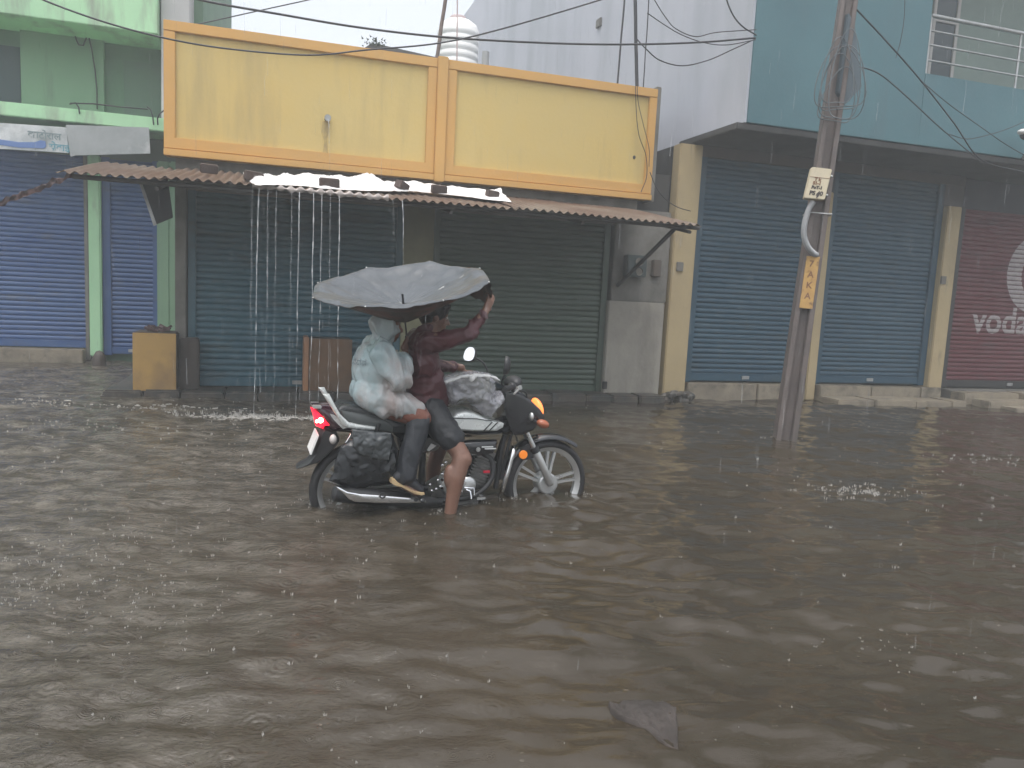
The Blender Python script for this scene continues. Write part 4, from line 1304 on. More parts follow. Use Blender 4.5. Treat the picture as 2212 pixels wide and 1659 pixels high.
for (x, y) in ((835, 1360), (845, 1395), (870, 1385), (905, 1250), (925, 1235), (905, 1300), (880, 1335), (893, 1370)):
    p = P1(x, y, -0.15)
    BIKE.part('bolt', MB().ball(p, 0.011, 8, 6), M_chrome, parent=eng, smooth=60)
cy = MB()
Mx = Matrix.Translation((0.735, 0, 0.10)) @ Matrix.Rotation(R_(20), 4, 'Y')
for k in range(9):
    cy.box(-0.075, 0.075, -0.085, 0.085, 0.01 + 0.021 * k, 0.020 + 0.021 * k, Mx)
cy.box(-0.055, 0.055, -0.065, 0.065, -0.02, 0.235, Mx)
BIKE.part('cylinder', cy, M_engine, parent=eng, bevel=0.002)
r_ = P1(1155, 1287, -0.095)
BIKE.part('red_tag', MB().box(r_[0] - 0.022, r_[0] + 0.022, -0.098, -0.09, r_[2] - 0.008, r_[2] + 0.008, None), mat('red_tag', (0.6, 0.03, 0.06), 0.4), parent=eng)
# exhaust: header pipe, muffler and bright heat shield
ep = [P1(1130, 1180, -0.06), P1(1185, 1230, -0.08), P1(1180, 1330, -0.10), P1(1090, 1420, -0.12), P1(960, 1445, -0.14), P1(880, 1448, -0.16)]
BIKE.part('header_pipe', MB().tube(spline(ep, 8), 0.018, 12), M_satin, smooth=80)
e0_, e1_ = V(P1(285, 1408, -0.20)), V(P1(900, 1462, -0.17))
K = [e0_.lerp(e1_, t) for t in (0, 0.02, 0.15, 0.75, 0.9, 1.0)]
mf = BIKE.part('muffler', MB().tube(K, [0.030, 0.048, 0.052, 0.046, 0.030, 0.02], 24), M_satin, smooth=50)
sh_ = MB()
hp = [(300, 1366), (322, 1373), (372, 1400), (440, 1412), (600, 1424), (812, 1440), (815, 1462), (700, 1464), (520, 1462), (412, 1458), (378, 1442), (350, 1412), (318, 1388)]
sh_.prism(outline(hp, -0.262), -0.266, -0.248, 0.006)
hs_ = BIKE.part('heat_shield', sh_, M_chrome, parent=mf, smooth=50)
for (x, y) in ((568, 1420), (792, 1442)):
    p = P1(x, y, -0.268)
    BIKE.part('clamp', MB().lathe([(0.011, -0.012), (0.019, -0.012), (0.019, 0.0), (0.011, 0.0)], p, (0, 1, 0), 16, closed=True), M_satin, parent=mf, smooth=40)
# footrest and brake pedal
fp = MB()
fp.tube([P1(1030, 1378, -0.16), P1(1083, 1380, -0.17), P1(1083, 1420, -0.18)], 0.006, 8)
fp.tube([P1(1040, 1388, -0.16), P1(1062, 1398, -0.17), P1(1068, 1440, -0.18)], 0.008, 8)
fp.box(*[k for k in (P1(1058, 1430, 0)[0] - 0.015, P1(1058, 1430, 0)[0] + 0.04)], -0.22, -0.16, P1(1070, 1430, -0.18)[2] - 0.008, P1(1070, 1430, -0.18)[2] + 0.008)
BIKE.part('brake_pedal', fp, M_chrome, smooth=40)
BIKE.part('footrest', MB().tube([(0.30, -0.14, 0.085), (0.30, -0.31, 0.09)], 0.014, 10), M_satin, smooth=40)

# --- tank
tk = [(945, 1010), (955, 975), (985, 950), (1030, 940), (1080, 948), (1130, 975), (1190, 1003), (1245, 1010), (1240, 1032), (1205, 1056), (1100, 1058), (985, 1052)]
def loft_sym(poly, half, m, name, parent=None, k=8, power=0.55, shrink=0.72, cz=None):
    """side outline given a rounded plan section: full width low, narrowing to the top"""
    n = len(poly)
    zs = [p[1] for p in poly]
    ca = sum(p[0] for p in poly) / n
    cz_ = min(zs) + 0.25 * (max(zs) - min(zs)) if cz is None else cz
    rings = []
    for j in range(-k, k + 1):
        t = j / k
        sc = (1 - abs(t) ** 2.6) ** power * (1 - shrink) + shrink if abs(t) < 1 else shrink
        if abs(t) == 1:
            sc = shrink * 0.93
        d = half * math.sin(t * math.pi / 2)
        rings.append([(ca + (x - ca) * (0.9 + 0.1 * sc), d, cz_ + (z - cz_) * sc) for x, z in poly])
    mb = MB()
    vs = [p for r in rings for p in r]
    fs = [(i * n + q, i * n + (q + 1) % n, (i + 1) * n + (q + 1) % n, (i + 1) * n + q) for i in range(2 * k) for q in range(n)]
    fs += [tuple(range(n))[::-1], tuple(2 * k * n + q for q in range(n))]
    mb.add(vs, fs)
    return BIKE.part(name, mb, m, parent=parent, smooth=70)
tank = loft_sym(outline(tk, -0.10), 0.135, M_silver, 'fuel_tank', shrink=0.74)
def decal(name, pts, d, m, parent, th=0.003):
    return BIKE.part(name, MB().prism(outline(pts, d), d - th, d), m, parent=parent)
# flat silver flank of the tank, with black stripes
fl = [(958, 985), (1000, 985), (1100, 992), (1180, 1003), (1243, 1011), (1234, 1030), (1200, 1056), (1090, 1056), (985, 1050)]
fk = BIKE.part('tank_flank', MB().prism(outline(fl, -0.140), -0.146, -0.10, 0.006), M_silver, parent=tank, smooth=50)
decal('stripe', [(955, 981), (1100, 987), (1185, 1000), (1184, 1004), (1098, 992), (955, 986)], -0.147, M_gloss, fk)
for x in (1158, 1190):
    decal('stripe', [(x + 24, 1008), (x + 31, 1008), (x - 15, 1056), (x - 23, 1056)], -0.147, M_gloss, fk)
# black lower tank cover and side cover
BIKE.part('lower_cover', MB().prism(outline([(955, 1052), (1110, 1060), (1215, 1056), (1290, 1035), (1290, 1078), (1180, 1085), (1080, 1092), (985, 1082)], -0.125), -0.135, 0.135, 0.02), M_gloss, smooth=50)
cv = BIKE.part('engine_cowl', MB().prism(outline([(1010, 1118), (1100, 1112), (1215, 1110), (1215, 1150), (1190, 1185), (1110, 1200), (1030, 1195)], -0.12), -0.135, -0.06, 0.015), M_gloss, smooth=50)
p = P1(1108, 1163, -0.137)
BIKE.part('screw', MB().lathe([(0, -0.006), (0.013, -0.005), (0.015, 0.0), (0.015, 0.004)], p, (0, 1, 0), 18), M_alloy, parent=cv, smooth=40)
p = P1(1128, 1148, -0.137)
mbt = MB()
mbt.box(p[0], p[0] + 0.075, -0.1385, -0.1362, p[2] - 0.004, p[2] + 0.004)
mbt.box(p[0] + 0.02, p[0] + 0.095, -0.1385, -0.1362, p[2] - 0.016, p[2] - 0.008)
BIKE.part('badge', mbt, mat('badge_white', (0.6, 0.62, 0.62), 0.4), parent=cv)
sc_ = BIKE.part('side_cover', MB().prism(outline([(640, 1085), (760, 1075), (900, 1070), (930, 1120), (880, 1180), (760, 1200), (670, 1180)], -0.12), -0.135, 0.135, 0.025), M_gloss, smooth=50)
decal('badge', [(700, 1124), (745, 1122), (730, 1150), (705, 1146), (695, 1136)], -0.1365, M_alloy, sc_)
decal('badge', [(842, 1128), (872, 1140), (830, 1172), (818, 1166)], -0.1365, M_alloy, sc_)
# --- seat
st_ = [(316, 925), (345, 905), (430, 915), (520, 945), (590, 975), (640, 1003), (700, 1022), (800, 1030), (900, 1020), (960, 1005), (985, 1020), (975, 1055), (800, 1070), (640, 1066), (560, 1058), (470, 1035), (390, 1018), (345, 985)]
loft_sym(outline(st_, -0.10), 0.125, M_seat, 'seat', shrink=0.86, cz=None)
BIKE.part('seat_side', MB().prism(outline([(330, 940), (400, 952), (500, 968), (580, 990), (628, 1030), (625, 1062), (560, 1056), (470, 1035), (395, 1018), (350, 985)], -0.126), -0.134, -0.10, 0.006), mat('seat_grey', (0.085, 0.095, 0.095), 0.35, rvar=0.08), smooth=50)
# --- tail
tl_ = BIKE.part('tail_cowl', MB().prism(outline([(172, 915), (250, 912), (330, 930), (390, 1020), (470, 1045), (400, 1075), (300, 1068), (250, 1042), (210, 985)], -0.08), -0.085, 0.085, 0.03), mat('maroon_black', (0.035, 0.012, 0.02), 0.2, coat=0.5), smooth=50)
decal('tail_stripe', [(270, 960), (300, 968), (345, 1010), (368, 1040), (345, 1046), (318, 1020), (290, 990)], -0.0865, M_silver, tl_, 0.004)
BIKE.part('reflector', MB().box(*(P1(176, 925, -0.09)[0], P1(225, 925, -0.09)[0]), -0.092, 0.08, P1(200, 928, -0.09)[2] - 0.004, P1(200, 921, -0.09)[2] + 0.004), M_alloy, parent=tl_, bevel=0.003)
M_red = mat('tail_lens', (0.60, 0.01, 0.03), 0.15, emit=(1.0, 0.015, 0.04), estr=1.1)
ll = BIKE.part('tail_light', MB().prism(outline([(170, 938), (205, 948), (240, 968), (282, 1022), (278, 1033), (245, 1035), (238, 1052), (222, 1046), (196, 1036), (186, 990)], -0.075), -0.092, 0.088, 0.02), M_red, smooth=50)
p = P1(220, 998, -0.094)
BIKE.part('bulb', MB().ball(p, (0.016, 0.006, 0.016), 12, 8).ball((p[0] - 0.022, p[1] + 0.002, p[2] - 0.006), (0.008, 0.004, 0.010), 8, 6), mat('bulb_glow', (1, 0.7, 0.5), 0.3, emit=(1.0, 0.55, 0.30), estr=9.0), parent=ll, smooth=180)
# grab rail
gr_ = [(230, 850), (268, 848), (290, 890), (330, 962), (378, 1008), (440, 1022), (528, 1034), (524, 1054), (430, 1048), (370, 1040), (335, 1016), (300, 958), (262, 898)]
for d0, d1 in ((-0.158, -0.128), (0.128, 0.158)):
    BIKE.part('grab_rail', MB().prism(outline(gr_, -0.145), d0, d1, 0.009), M_silver, smooth=50)
# rear mudguard, plate, indicator
mg = MB().prism(outline([(240, 1040), (310, 1060), (330, 1110), (296, 1160), (255, 1200), (215, 1235), (130, 1262), (82, 1274), (92, 1258), (150, 1225), (186, 1180), (205, 1120), (222, 1060)], -0.05), -0.075, 0.075, 0.012)
BIKE.part('rear_mudguard', mg, M_satin, smooth=50)
p0, p1 = P1(222, 1062, 0.0), P1(180, 1168, 0.0)
d_ = (V(p1) - V(p0))
n_ = V((-d_.z, 0, d_.x)).normalized()
vs = []
for q in (V(p0), V(p1)):
    for sd in (-0.115, 0.115):
        for k in (-0.004, 0.004):
            vs.append(q + V((0, sd, 0)) + n_ * k + V((-0.025, 0, 0)))
BIKE.part('number_plate', MB().add(vs, [(0, 1, 3, 2), (4, 6, 7, 5), (0, 4, 5, 1), (2, 3, 7, 6), (0, 2, 6, 4), (1, 5, 7, 3)]), M_white)
p = P1(290, 1105, -0.14)
BIKE.part('indicator', MB().ball(p, (0.022, 0.03, 0.030), 14, 8).tube([(p[0], p[1], p[2]), (p[0] + 0.02, -0.05, p[2])], 0.010, 8), mat('clear_lens', (0.55, 0.52, 0.50), 0.15), smooth=60)
p = P1(478, 1075, -0.15)
BIKE.part('trim_strip', MB().tube([P1(500, 1068, -0.14), P1(590, 1078, -0.14)], 0.004, 6), M_chrome)
BIKE.part('saree_guard', MB().tube(spline([P1(610, 1110, -0.19), P1(632, 1160, -0.20), P1(628, 1200, -0.2), P1(600, 1330, -0.2)], 6), 0.006, 8).tube(spline([P1(400, 1060, -0.17), P1(340, 1200, -0.17), P1(420, 1360, -0.19), P1(600, 1340, -0.2)], 8), 0.006, 8), M_chrome, smooth=60)

# --- fork, mudguard, front details
yawf = R_(-4)
crown = V(P1(1300, 880, 0.0))
hub = V((WB, 0, HUBZ))
def fk_pt(t, sd):
    p = crown.lerp(hub, t)
    return p + V((0, sd, 0))
for sd in (-0.085, 0.085):
    top = V(P1(1300, 890, sd))
    low = V((WB + 0.01, sd, HUBZ + 0.004))
    fkp = BIKE.part('fork_leg', MB().tube([top + (top - low).normalized() * 0.05, top.lerp(low, 0.62)], 0.0155, 16), M_alloy, smooth=60)
    BIKE.part('fork_slider', MB().tube([top.lerp(low, 0.575), top.lerp(low, 0.60), top.lerp(low, 0.98), low], [0.022, 0.027, 0.026, 0.018], 16), M_alloy, parent=fkp, smooth=60)
    BIKE.part('fork_boot', MB().tube([top.lerp(low, 0.54), top.lerp(low, 0.60)], 0.030, 16), M_satin, parent=fkp, smooth=60)
mgp = MB()
def arc(u, v):
    t = R_(172) - u * R_(118)
    ang = (v - 0.5) * math.pi
    r = WR + 0.022 + 0.018 * math.cos(ang) - 0.02 * (1 - u) * 0
    return (WB + r * math.cos(t) * (1.0 + 0.02 * u), 0.062 * math.sin(ang), HUBZ + r * math.sin(t) - (0.01 if abs(v - 0.5) > 0.4 else 0))
mgp.grid(arc, 44, 12)
def arc2(u, v):
    x, y, z = arc(u, v)
    c = V((WB, 0, HUBZ))
    q = V((x, y * 0.93, z)) - c
    return c + q * 0.985
mgp.grid(arc2, 44, 12)
BIKE.part('front_mudguard', mgp, M_gloss, smooth=70, merge=False)
BIKE.part('mudguard_stay', MB().prism(outline([(1345, 1150), (1400, 1128), (1430, 1150), (1440, 1200), (1400, 1215), (1350, 1225)], -0.075), -0.082, -0.070), M_gloss)
p = P1(1362, 1192, -0.088)
BIKE.part('side_reflector', MB().lathe([(0, -0.006), (0.024, -0.006), (0.0285, -0.002), (0.0285, 0.006)], p, (0, 1, 0), 28), mat('orange_reflector', (0.90, 0.26, 0.03), 0.3, emit=(1.0, 0.25, 0.02), estr=0.12), smooth=40)  # faint glow added to the reflector, no lamp inside
# chrome crash guard and radiator downtubes
BIKE.part('crash_guard', MB().tube(spline([P1(1300, 1150, -0.14), P1(1304, 1175, -0.19), P1(1285, 1250, -0.20), P1(1262, 1330, -0.20), P1(1243, 1392, -0.16), P1(1225, 1420, -0.06)], 8), 0.014, 12), M_chrome, smooth=80)
BIKE.part('downtube', MB().tube([P1(1258, 1080, -0.05), P1(1232, 1200, -0.05), P1(1205, 1380, -0.05)], 0.017, 10).tube([P1(1292, 1080, -0.05), P1(1262, 1200, -0.05), P1(1235, 1330, -0.05)], 0.012, 10), M_satin, smooth=60)
wire = MB()
wire.tube(spline([P1(1275, 850, -0.10), P1(1262, 930, -0.11), P1(1300, 1020, -0.1), P1(1330, 1120, -0.08)], 8), 0.005, 6)
wire.tube(spline([P1(1330, 830, -0.14), P1(1380, 850, -0.12), P1(1372, 950, -0.08)], 8), 0.005, 6)
wire.tube(spline([P1(1485, 1180, -0.07), P1(1460, 1240, -0.075), P1(1500, 1330, -0.07)], 8), 0.004, 6)
BIKE.part('cables', wire, M_satin, smooth=60)
# headlight cowl
co = [(1250, 800), (1300, 812), (1345, 832), (1400, 885), (1440, 925), (1462, 965), (1462, 985), (1430, 1010), (1400, 1050), (1340, 1078), (1290, 1078), (1262, 1020), (1240, 920)]
cowl = loft_sym(outline(co, -0.05), 0.115, M_gloss, 'headlight_cowl', shrink=0.78, cz=Z1(1400, 960, 0)[1])
decal('cowl_stripe', [(1335, 836), (1358, 842), (1400, 885), (1450, 948), (1440, 952), (1395, 905), (1352, 868)], -0.088, M_silver, cowl, 0.006)
p = V(P1(1440, 925, -0.0))
lens = MB().ball(p, (0.030, 0.080, 0.066), 22, 14, Matrix.Rotation(R_(-18), 3, 'Y'))
BIKE.part('headlight', lens, mat('headlight_lens', (0.15, 0.08, 0.04), 0.1, emit=(1.0, 0.20, 0.04), estr=1.3), parent=cowl, smooth=180)
p = P1(1408, 978, -0.12)
BIKE.part('horn', MB().ball(p, (0.016, 0.02, 0.028), 12, 8), M_alloy, smooth=180)
# front indicators on stalks
for sd, px_ in ((-0.17, (1472, 1018)), (0.17, (1440, 1000))):
    p = V(P1(*px_, sd))
    ind = BIKE.part('indicator', MB().ball(p, (0.045, 0.036, 0.028), 16, 10, Matrix.Rotation(R_(20), 3, 'Y')), mat('amber_lens', (0.32, 0.10, 0.05), 0.15), smooth=180)
    BIKE.part('stalk', MB().tube([p - V((0.02, 0, 0)), (p.x - 0.06, sd * 0.3, p.z + 0.02)], 0.010, 8), M_satin, parent=ind, smooth=60)
# instruments, handlebar, grips, levers
p = V(P1(1302, 782, -0.0))
BIKE.part('instrument_cluster', MB().ball(p, (0.055, 0.10, 0.042), 18, 12, Matrix.Rotation(R_(-20), 3, 'Y')), M_satin, smooth=180)
hbz = Z1(1270, 830, 0)[1]
hba = Z1(1285, 830, 0)[0]
hb_pts = [(hba - 0.16, 0.37, hbz + 0.055), (hba - 0.08, 0.27, hbz + 0.06), (hba - 0.02, 0.12, hbz + 0.015), (hba, 0, hbz), (hba - 0.02, -0.12, hbz + 0.015), (hba - 0.08, -0.27, hbz + 0.06), (hba - 0.16, -0.37, hbz + 0.055)]
hbr = BIKE.part('handlebar', MB().tube(spline(hb_pts, 6), 0.011, 12), M_satin, smooth=80)
for sg in (-1, 1):
    a_, b_ = V((hba - 0.16, sg * 0.37, hbz + 0.055)), V((hba - 0.09, sg * 0.285, hbz + 0.061))
    BIKE.part('grip', MB().tube([a_, b_], 0.017, 14), M_tyre, parent=hbr, smooth=60)
    BIKE.part('lever', MB().tube(spline([(hba - 0.03, sg * 0.22, hbz + 0.05), (hba - 0.04, sg * 0.28, hbz + 0.045), (hba - 0.10, sg * 0.37, hbz + 0.03)], 6), 0.006, 8), M_alloy, parent=hbr, smooth=60)
    BIKE.part('switch_box', MB().ball((hba - 0.075, sg * 0.255, hbz + 0.06), (0.028, 0.03, 0.026), 10, 8), M_satin, parent=hbr, smooth=180)
tr_ = V(P1(1318, 815, -0.06))
BIKE.part('handlebar_clamp', MB().box(-0.03, 0.03, -0.05, 0.05, -0.014, 0.014, Matrix.Translation(tr_) @ Matrix.Rotation(R_(-25), 4, 'Y')), M_alloy, bevel=0.004)
# mirrors
ml = V(P1(1060, 625, 0.34))
look = (CP - (B.o + ml.x * B.e + ml.y * B.i + V((0, 0, ml.z))))
look = V((look.dot(B.e), look.dot(B.i), look.z)).normalized()
nrm = V((-0.80, -0.50, 0.30)).normalized()
def mirror(c, nrm, rx, ry, stalk):
    ob = MB()
    side = nrm.cross(V((0, 0, 1))).normalized()
    up = side.cross(nrm)
    n = 32
    def ring(r, h):
        out = []
        for k in range(n):
            t = 2 * math.pi * k / n
            ca, sa = math.cos(t), math.sin(t)
            ex = 0.8
            out.append(c + side * (rx * r * abs(ca) ** ex * (1 if ca >= 0 else -1) * (1 - 0.12 * sa)) + up * (ry * r * abs(sa) ** ex * (1 if sa >= 0 else -1)) + nrm * h)
        return out
    rs = [ring(1.02, 0.004), ring(1.10, -0.004), ring(1.0, -0.022), ring(0.5, -0.034)]
    vs = [p for r in rs for p in r] + [c - nrm * 0.036]
    fs = [(i * n + k, i * n + (k + 1) % n, (i + 1) * n + (k + 1) % n, (i + 1) * n + k) for i in range(3) for k in range(n)]
    fs += [(3 * n + k, 3 * n + (k + 1) % n, 4 * n) for k in range(n)]
    ob.add(vs, fs)
    m1 = BIKE.part('mirror', ob, M_satin, smooth=60)
    gl = MB()
    r0 = ring(1.03, 0.005)
    gl.add(r0 + [c + nrm * 0.0065], [(k, (k + 1) % n, n) for k in range(n)])
    BIKE.part('mirror_glass', gl, mat('mirror_glass', (0.95, 0.95, 0.95), 0.03, 1.0), parent=m1, smooth=180)
    BIKE.part('stalk', MB().tube(spline(stalk, 8), 0.006, 8), M_satin, parent=m1, smooth=80)
mirror(ml, nrm, 0.046, 0.047, [tuple(ml - nrm * 0.03 + V((0, 0, -0.01))), P1(1130, 668, 0.31), P1(1158, 715, 0.28), (hba - 0.08, 0.27, hbz + 0.06)])
mr = V(P1(1257, 688, -0.36))
mirror(mr, V((-0.93, 0.30, 0.08)).normalized(), 0.048, 0.052, [tuple(mr + V((0.03, 0.01, -0.03))), P1(1248, 760, -0.33), P1(1244, 800, -0.30), (hba - 0.08, -0.27, hbz + 0.06)])

# --- black bag hung on the side
BAG = Thing('black_bag', 'glossy black plastic bag hanging behind the passenger leg over the rear wheel', 'bag', B, (0.12, -0.2, 0.1))
bp_ = outline([(392, 1052), (500, 1056), (612, 1070), (632, 1105), (655, 1160), (655, 1260), (640, 1350), (560, 1368), (430, 1388), (330, 1375), (262, 1345), (290, 1300), (300, 1220), (325, 1150), (385, 1110)], -0.20)
def crumple(mb, sc, amp, oct=4, ridged=True):
    out = []
    for (x, y, z) in mb.v:
        p = V((x, y, z))
        k = fbm(p, sc, oct)
        k2 = fbm(p + V((5, 3, 1)), sc, oct)
        if ridged:
            k, k2 = 1 - 2 * abs(k), 1 - 2 * abs(k2)
        out.append((x + amp * 0.5 * k2, y + amp * k, z + amp * 0.4 * k2))
    mb.v = out
    return mb
def pillow(poly, d0, d1, n=40):
    """soft closed shape with the given side outline"""
    from mathutils.geometry import delaunay_2d_cdt
    xs_ = [p[0] for p in poly]; zs_ = [p[1] for p in poly]
    pts = [V(p) for p in poly]
    # densify outline
    dn = []
    for i in range(len(pts)):
        a, b = pts[i], pts[(i + 1) % len(pts)]
        m_ = max(1, int((b - a).length / 0.012))
        dn += [a.lerp(b, k / m_) for k in range(m_)]
    st = max(max(xs_) - min(xs_), max(zs_) - min(zs_)) / n
    ins = []
    def inside(p):
        c = False
        for i in range(len(dn)):
            a, b = dn[i], dn[(i + 1) % len(dn)]
            if (a.y > p.y) != (b.y > p.y) and p.x < (b.x - a.x) * (p.y - a.y) / (b.y - a.y) + a.x:
                c = not c
        return c
    def dist(p):
        return min((p - q).length for q in dn)
    x = min(xs_)
    while x < max(xs_):
        z = min(zs_)
        while z < max(zs_):
            q = V((x + st * 0.3 * noise.noise(V((x * 90, z * 90, 0))), z))
            if inside(q) and dist(q) > st * 0.55:
                ins.append(q)
            z += st
        x += st
    allp = dn + ins
    r = delaunay_2d_cdt(allp, [(i, (i + 1) % len(dn)) for i in range(len(dn))], [], 1, 1e-6)
    P2, F2 = r[0], r[2]
    R0 = max(dist(q) for q in ins)
    mid, hw = (d0 + d1) / 2, abs(d1 - d0) / 2
    mb = MB()
    N = len(P2)
    for sg in (-1, 1):
        for q in P2:
            t = min(1, dist(V(q)) / (R0 * 0.75))
            mb.v.append((q[0], mid + sg * hw * math.sqrt(max(0, 1 - (1 - t) ** 2)), q[1]))
    mb.f = [tuple(f) for f in F2] + [tuple(i + N for i in f[::-1]) for f in F2]
    return mb
M_bag = mat('black_plastic', (0.012, 0.014, 0.017), 0.16, rvar=0.08, bump=0.5, bscale=22)
bag = BAG.part('body', crumple(pillow(bp_, -0.26, -0.135, 44), 5.5, 0.015), M_bag, smooth=180)
fl_ = crumple(pillow(outline([(392, 1052), (612, 1070), (620, 1130), (600, 1225), (520, 1220), (440, 1195), (400, 1150)], -0.265), -0.285, -0.255, 34), 12, 0.010)
BAG.part('flap', fl_, mat('grey_plastic', (0.055, 0.062, 0.066), 0.24, rvar=0.08, bump=0.4, bscale=26), parent=bag, smooth=180)

# --- parcel wrapped in clear plastic on the tank
PK = Thing('wrapped_parcel', 'square bundle wrapped in crumpled clear plastic sitting on the fuel tank', 'parcel', B, (0.68, 0, 0.60))
bp2 = outline([(985, 800), (1060, 772), (1150, 778), (1195, 800), (1190, 870), (1175, 905), (1100, 915), (1000, 915), (985, 860)], -0.10)
PK.part('bundle', crumple(pillow(bp2, -0.15, 0.13, 30), 9, 0.016), mat('bundle_cloth', (0.20, 0.20, 0.16), 0.6, col2=(0.13, 0.14, 0.11), nscale=9, bump=0.4, bscale=30), smooth=180)
M_clear = mat('clear_plastic', (0.55, 0.56, 0.62), 0.18, alpha=0.42, bump=0.8, bscale=26, col2=(0.75, 0.77, 0.80), nscale=14, nlo=0.52, nhi=0.62)
wp = outline([(912, 782), (950, 765), (1010, 748), (1080, 737), (1150, 742), (1205, 756), (1240, 775), (1215, 805), (1215, 860), (1262, 850), (1268, 895), (1240, 945), (1190, 1000), (1150, 985), (1100, 935), (1040, 915), (985, 935), (930, 910), (915, 840)], -0.13)
PK.part('wrap', crumple(pillow(wp, -0.185, 0.15, 46), 11, 0.024), M_clear, smooth=180)
rm_ = outline([(912, 782), (950, 765), (1010, 748), (1080, 737), (1150, 742), (1205, 756), (1240, 776), (1210, 780), (1175, 762), (1165, 790), (1150, 768), (1100, 758), (1068, 785), (1050, 762), (1000, 768), (960, 785), (925, 798)], -0.19)
PK.part('fold', crumple(pillow(rm_, -0.215, -0.165, 44), 16, 0.014), mat('plastic_fold', (0.62, 0.63, 0.63), 0.2, alpha=0.8, bump=0.6, bscale=40), smooth=180)
# ------------------------------------------------------------------ people
def capsule(mb, p0, r0, p1, r1, n=14):
    p0, p1 = V(p0), V(p1)
    L = (p1 - p0).length
    ax_ = (p1 - p0).normalized() if L > 1e-6 else V((0, 0, 1))
    prof = []
    for k in range(6):
        t = k / 5 * math.pi / 2
        prof.append((r0 * math.sin(t), -r0 * math.cos(t)))
    for k in range(6):
        t = k / 5 * math.pi / 2
        prof.append((r1 * math.cos(t), L + r1 * math.sin(t)))
    prof[0] = (0.0004, prof[0][1]); prof[-1] = (0.0004, prof[-1][1])
    mb.lathe(prof, p0, ax_, n)
    return mb
def chain(mb, pts, n=14):
    for (a, ra), (b, rb) in zip(pts, pts[1:]):
        capsule(mb, a, ra, b, rb, n)
    return mb
def remeshed(T, name, mb, m, voxel=0.008, fold=None, smooth_it=6, parent=None, label=None):
    """one continuous skin round all the shapes in mb"""
    me = build_mesh(name, mb, m, 180, origin=T.base)
    tmp = bpy.data.objects.new('tmp', me)
    COL.objects.link(tmp)
    md = tmp.modifiers.new('r', 'REMESH')
    md.mode, md.voxel_size = 'VOXEL', voxel
    sm = tmp.modifiers.new('s', 'SMOOTH')
    sm.factor, sm.iterations = 0.5, smooth_it
    dg = bpy.context.evaluated_depsgraph_get()
    me2 = bpy.data.meshes.new_from_object(tmp.evaluated_get(dg))
    me2.name = name
    bpy.data.objects.remove(tmp)
    bpy.data.meshes.remove(me)
    if fold:
        nr = [v.normal.copy() for v in me2.vertices]
        for v, n_ in zip(me2.vertices, nr):
            v.co += n_ * fold(v.co)
    me2.materials.clear()
    me2.materials.append(m)
    me2.polygons.foreach_set('use_smooth', [True] * len(me2.polygons))
    ob = bpy.data.objects.new(name, me2)
    COL.objects.link(ob)
    ob.parent = parent or T.o
    if label: ob['label'] = label
    return ob
def folds(amp, sx=1.0, sz=1.0, sc=7.0, seed=0.0):
    def f(p):
        q = V((p.x * sx, p.y * sx, p.z * sz)) * sc + V((seed, seed * 2, 0))
        w_ = V((noise.noise(q * 0.6), noise.noise(q * 0.6 + V((9, 2, 4))), 0))
        return amp * (0.6 - 1.7 * abs(noise.noise(q + w_ * 0.9))) + amp * 0.4 * (0.5 - 1.5 * abs(noise.noise(q * 2.3)))
    return f
def hand(mb, wrist, d, nrm, side, curl=0.5, s=1.0):
    """palm, four unequal bent fingers and a thumb; d towards the fingertips, nrm out of the back of the hand"""
    wrist, d, nrm = V(wrist), V(d).normalized(), V(nrm)
    nrm = (nrm - d * nrm.dot(d)).normalized()
    sd = d.cross(nrm) * side
    for k in (-1, 0, 1):
        capsule(mb, wrist + sd * 0.012 * k * s, 0.017 * s, wrist + d * 0.075 * s + sd * 0.024 * k * s, 0.0135 * s, 10)
    for k, (ln, off) in enumerate(((0.066, 0.030), (0.076, 0.010), (0.071, -0.010), (0.056, -0.029))):
        p = wrist + d * 0.078 * s + sd * off * s
        a = -0.25
        seg = (0.42, 0.32, 0.26)
        r = 0.0088 * s
        for j, f_ in enumerate(seg):
            a += curl * (0.75 + 0.35 * j) + 0.05 * k
            dv = (d * math.cos(a) - nrm * math.sin(a))
            q = p + dv * ln * f_ * s * 1.15
            capsule(mb, p, r, q, r * 0.9, 8)
            p, r = q, r * 0.9
    p = wrist + d * 0.018 * s + sd * 0.024 * s
    q = p + (d * 0.5 + sd * 0.75 - nrm * 0.35).normalized() * 0.034 * s
    capsule(mb, p, 0.013 * s, q, 0.0105 * s, 10)
    q2 = q + (d * 0.75 + sd * 0.15 - nrm * 0.7).normalized() * 0.030 * s
    capsule(mb, q, 0.0105 * s, q2, 0.0085 * s, 8)
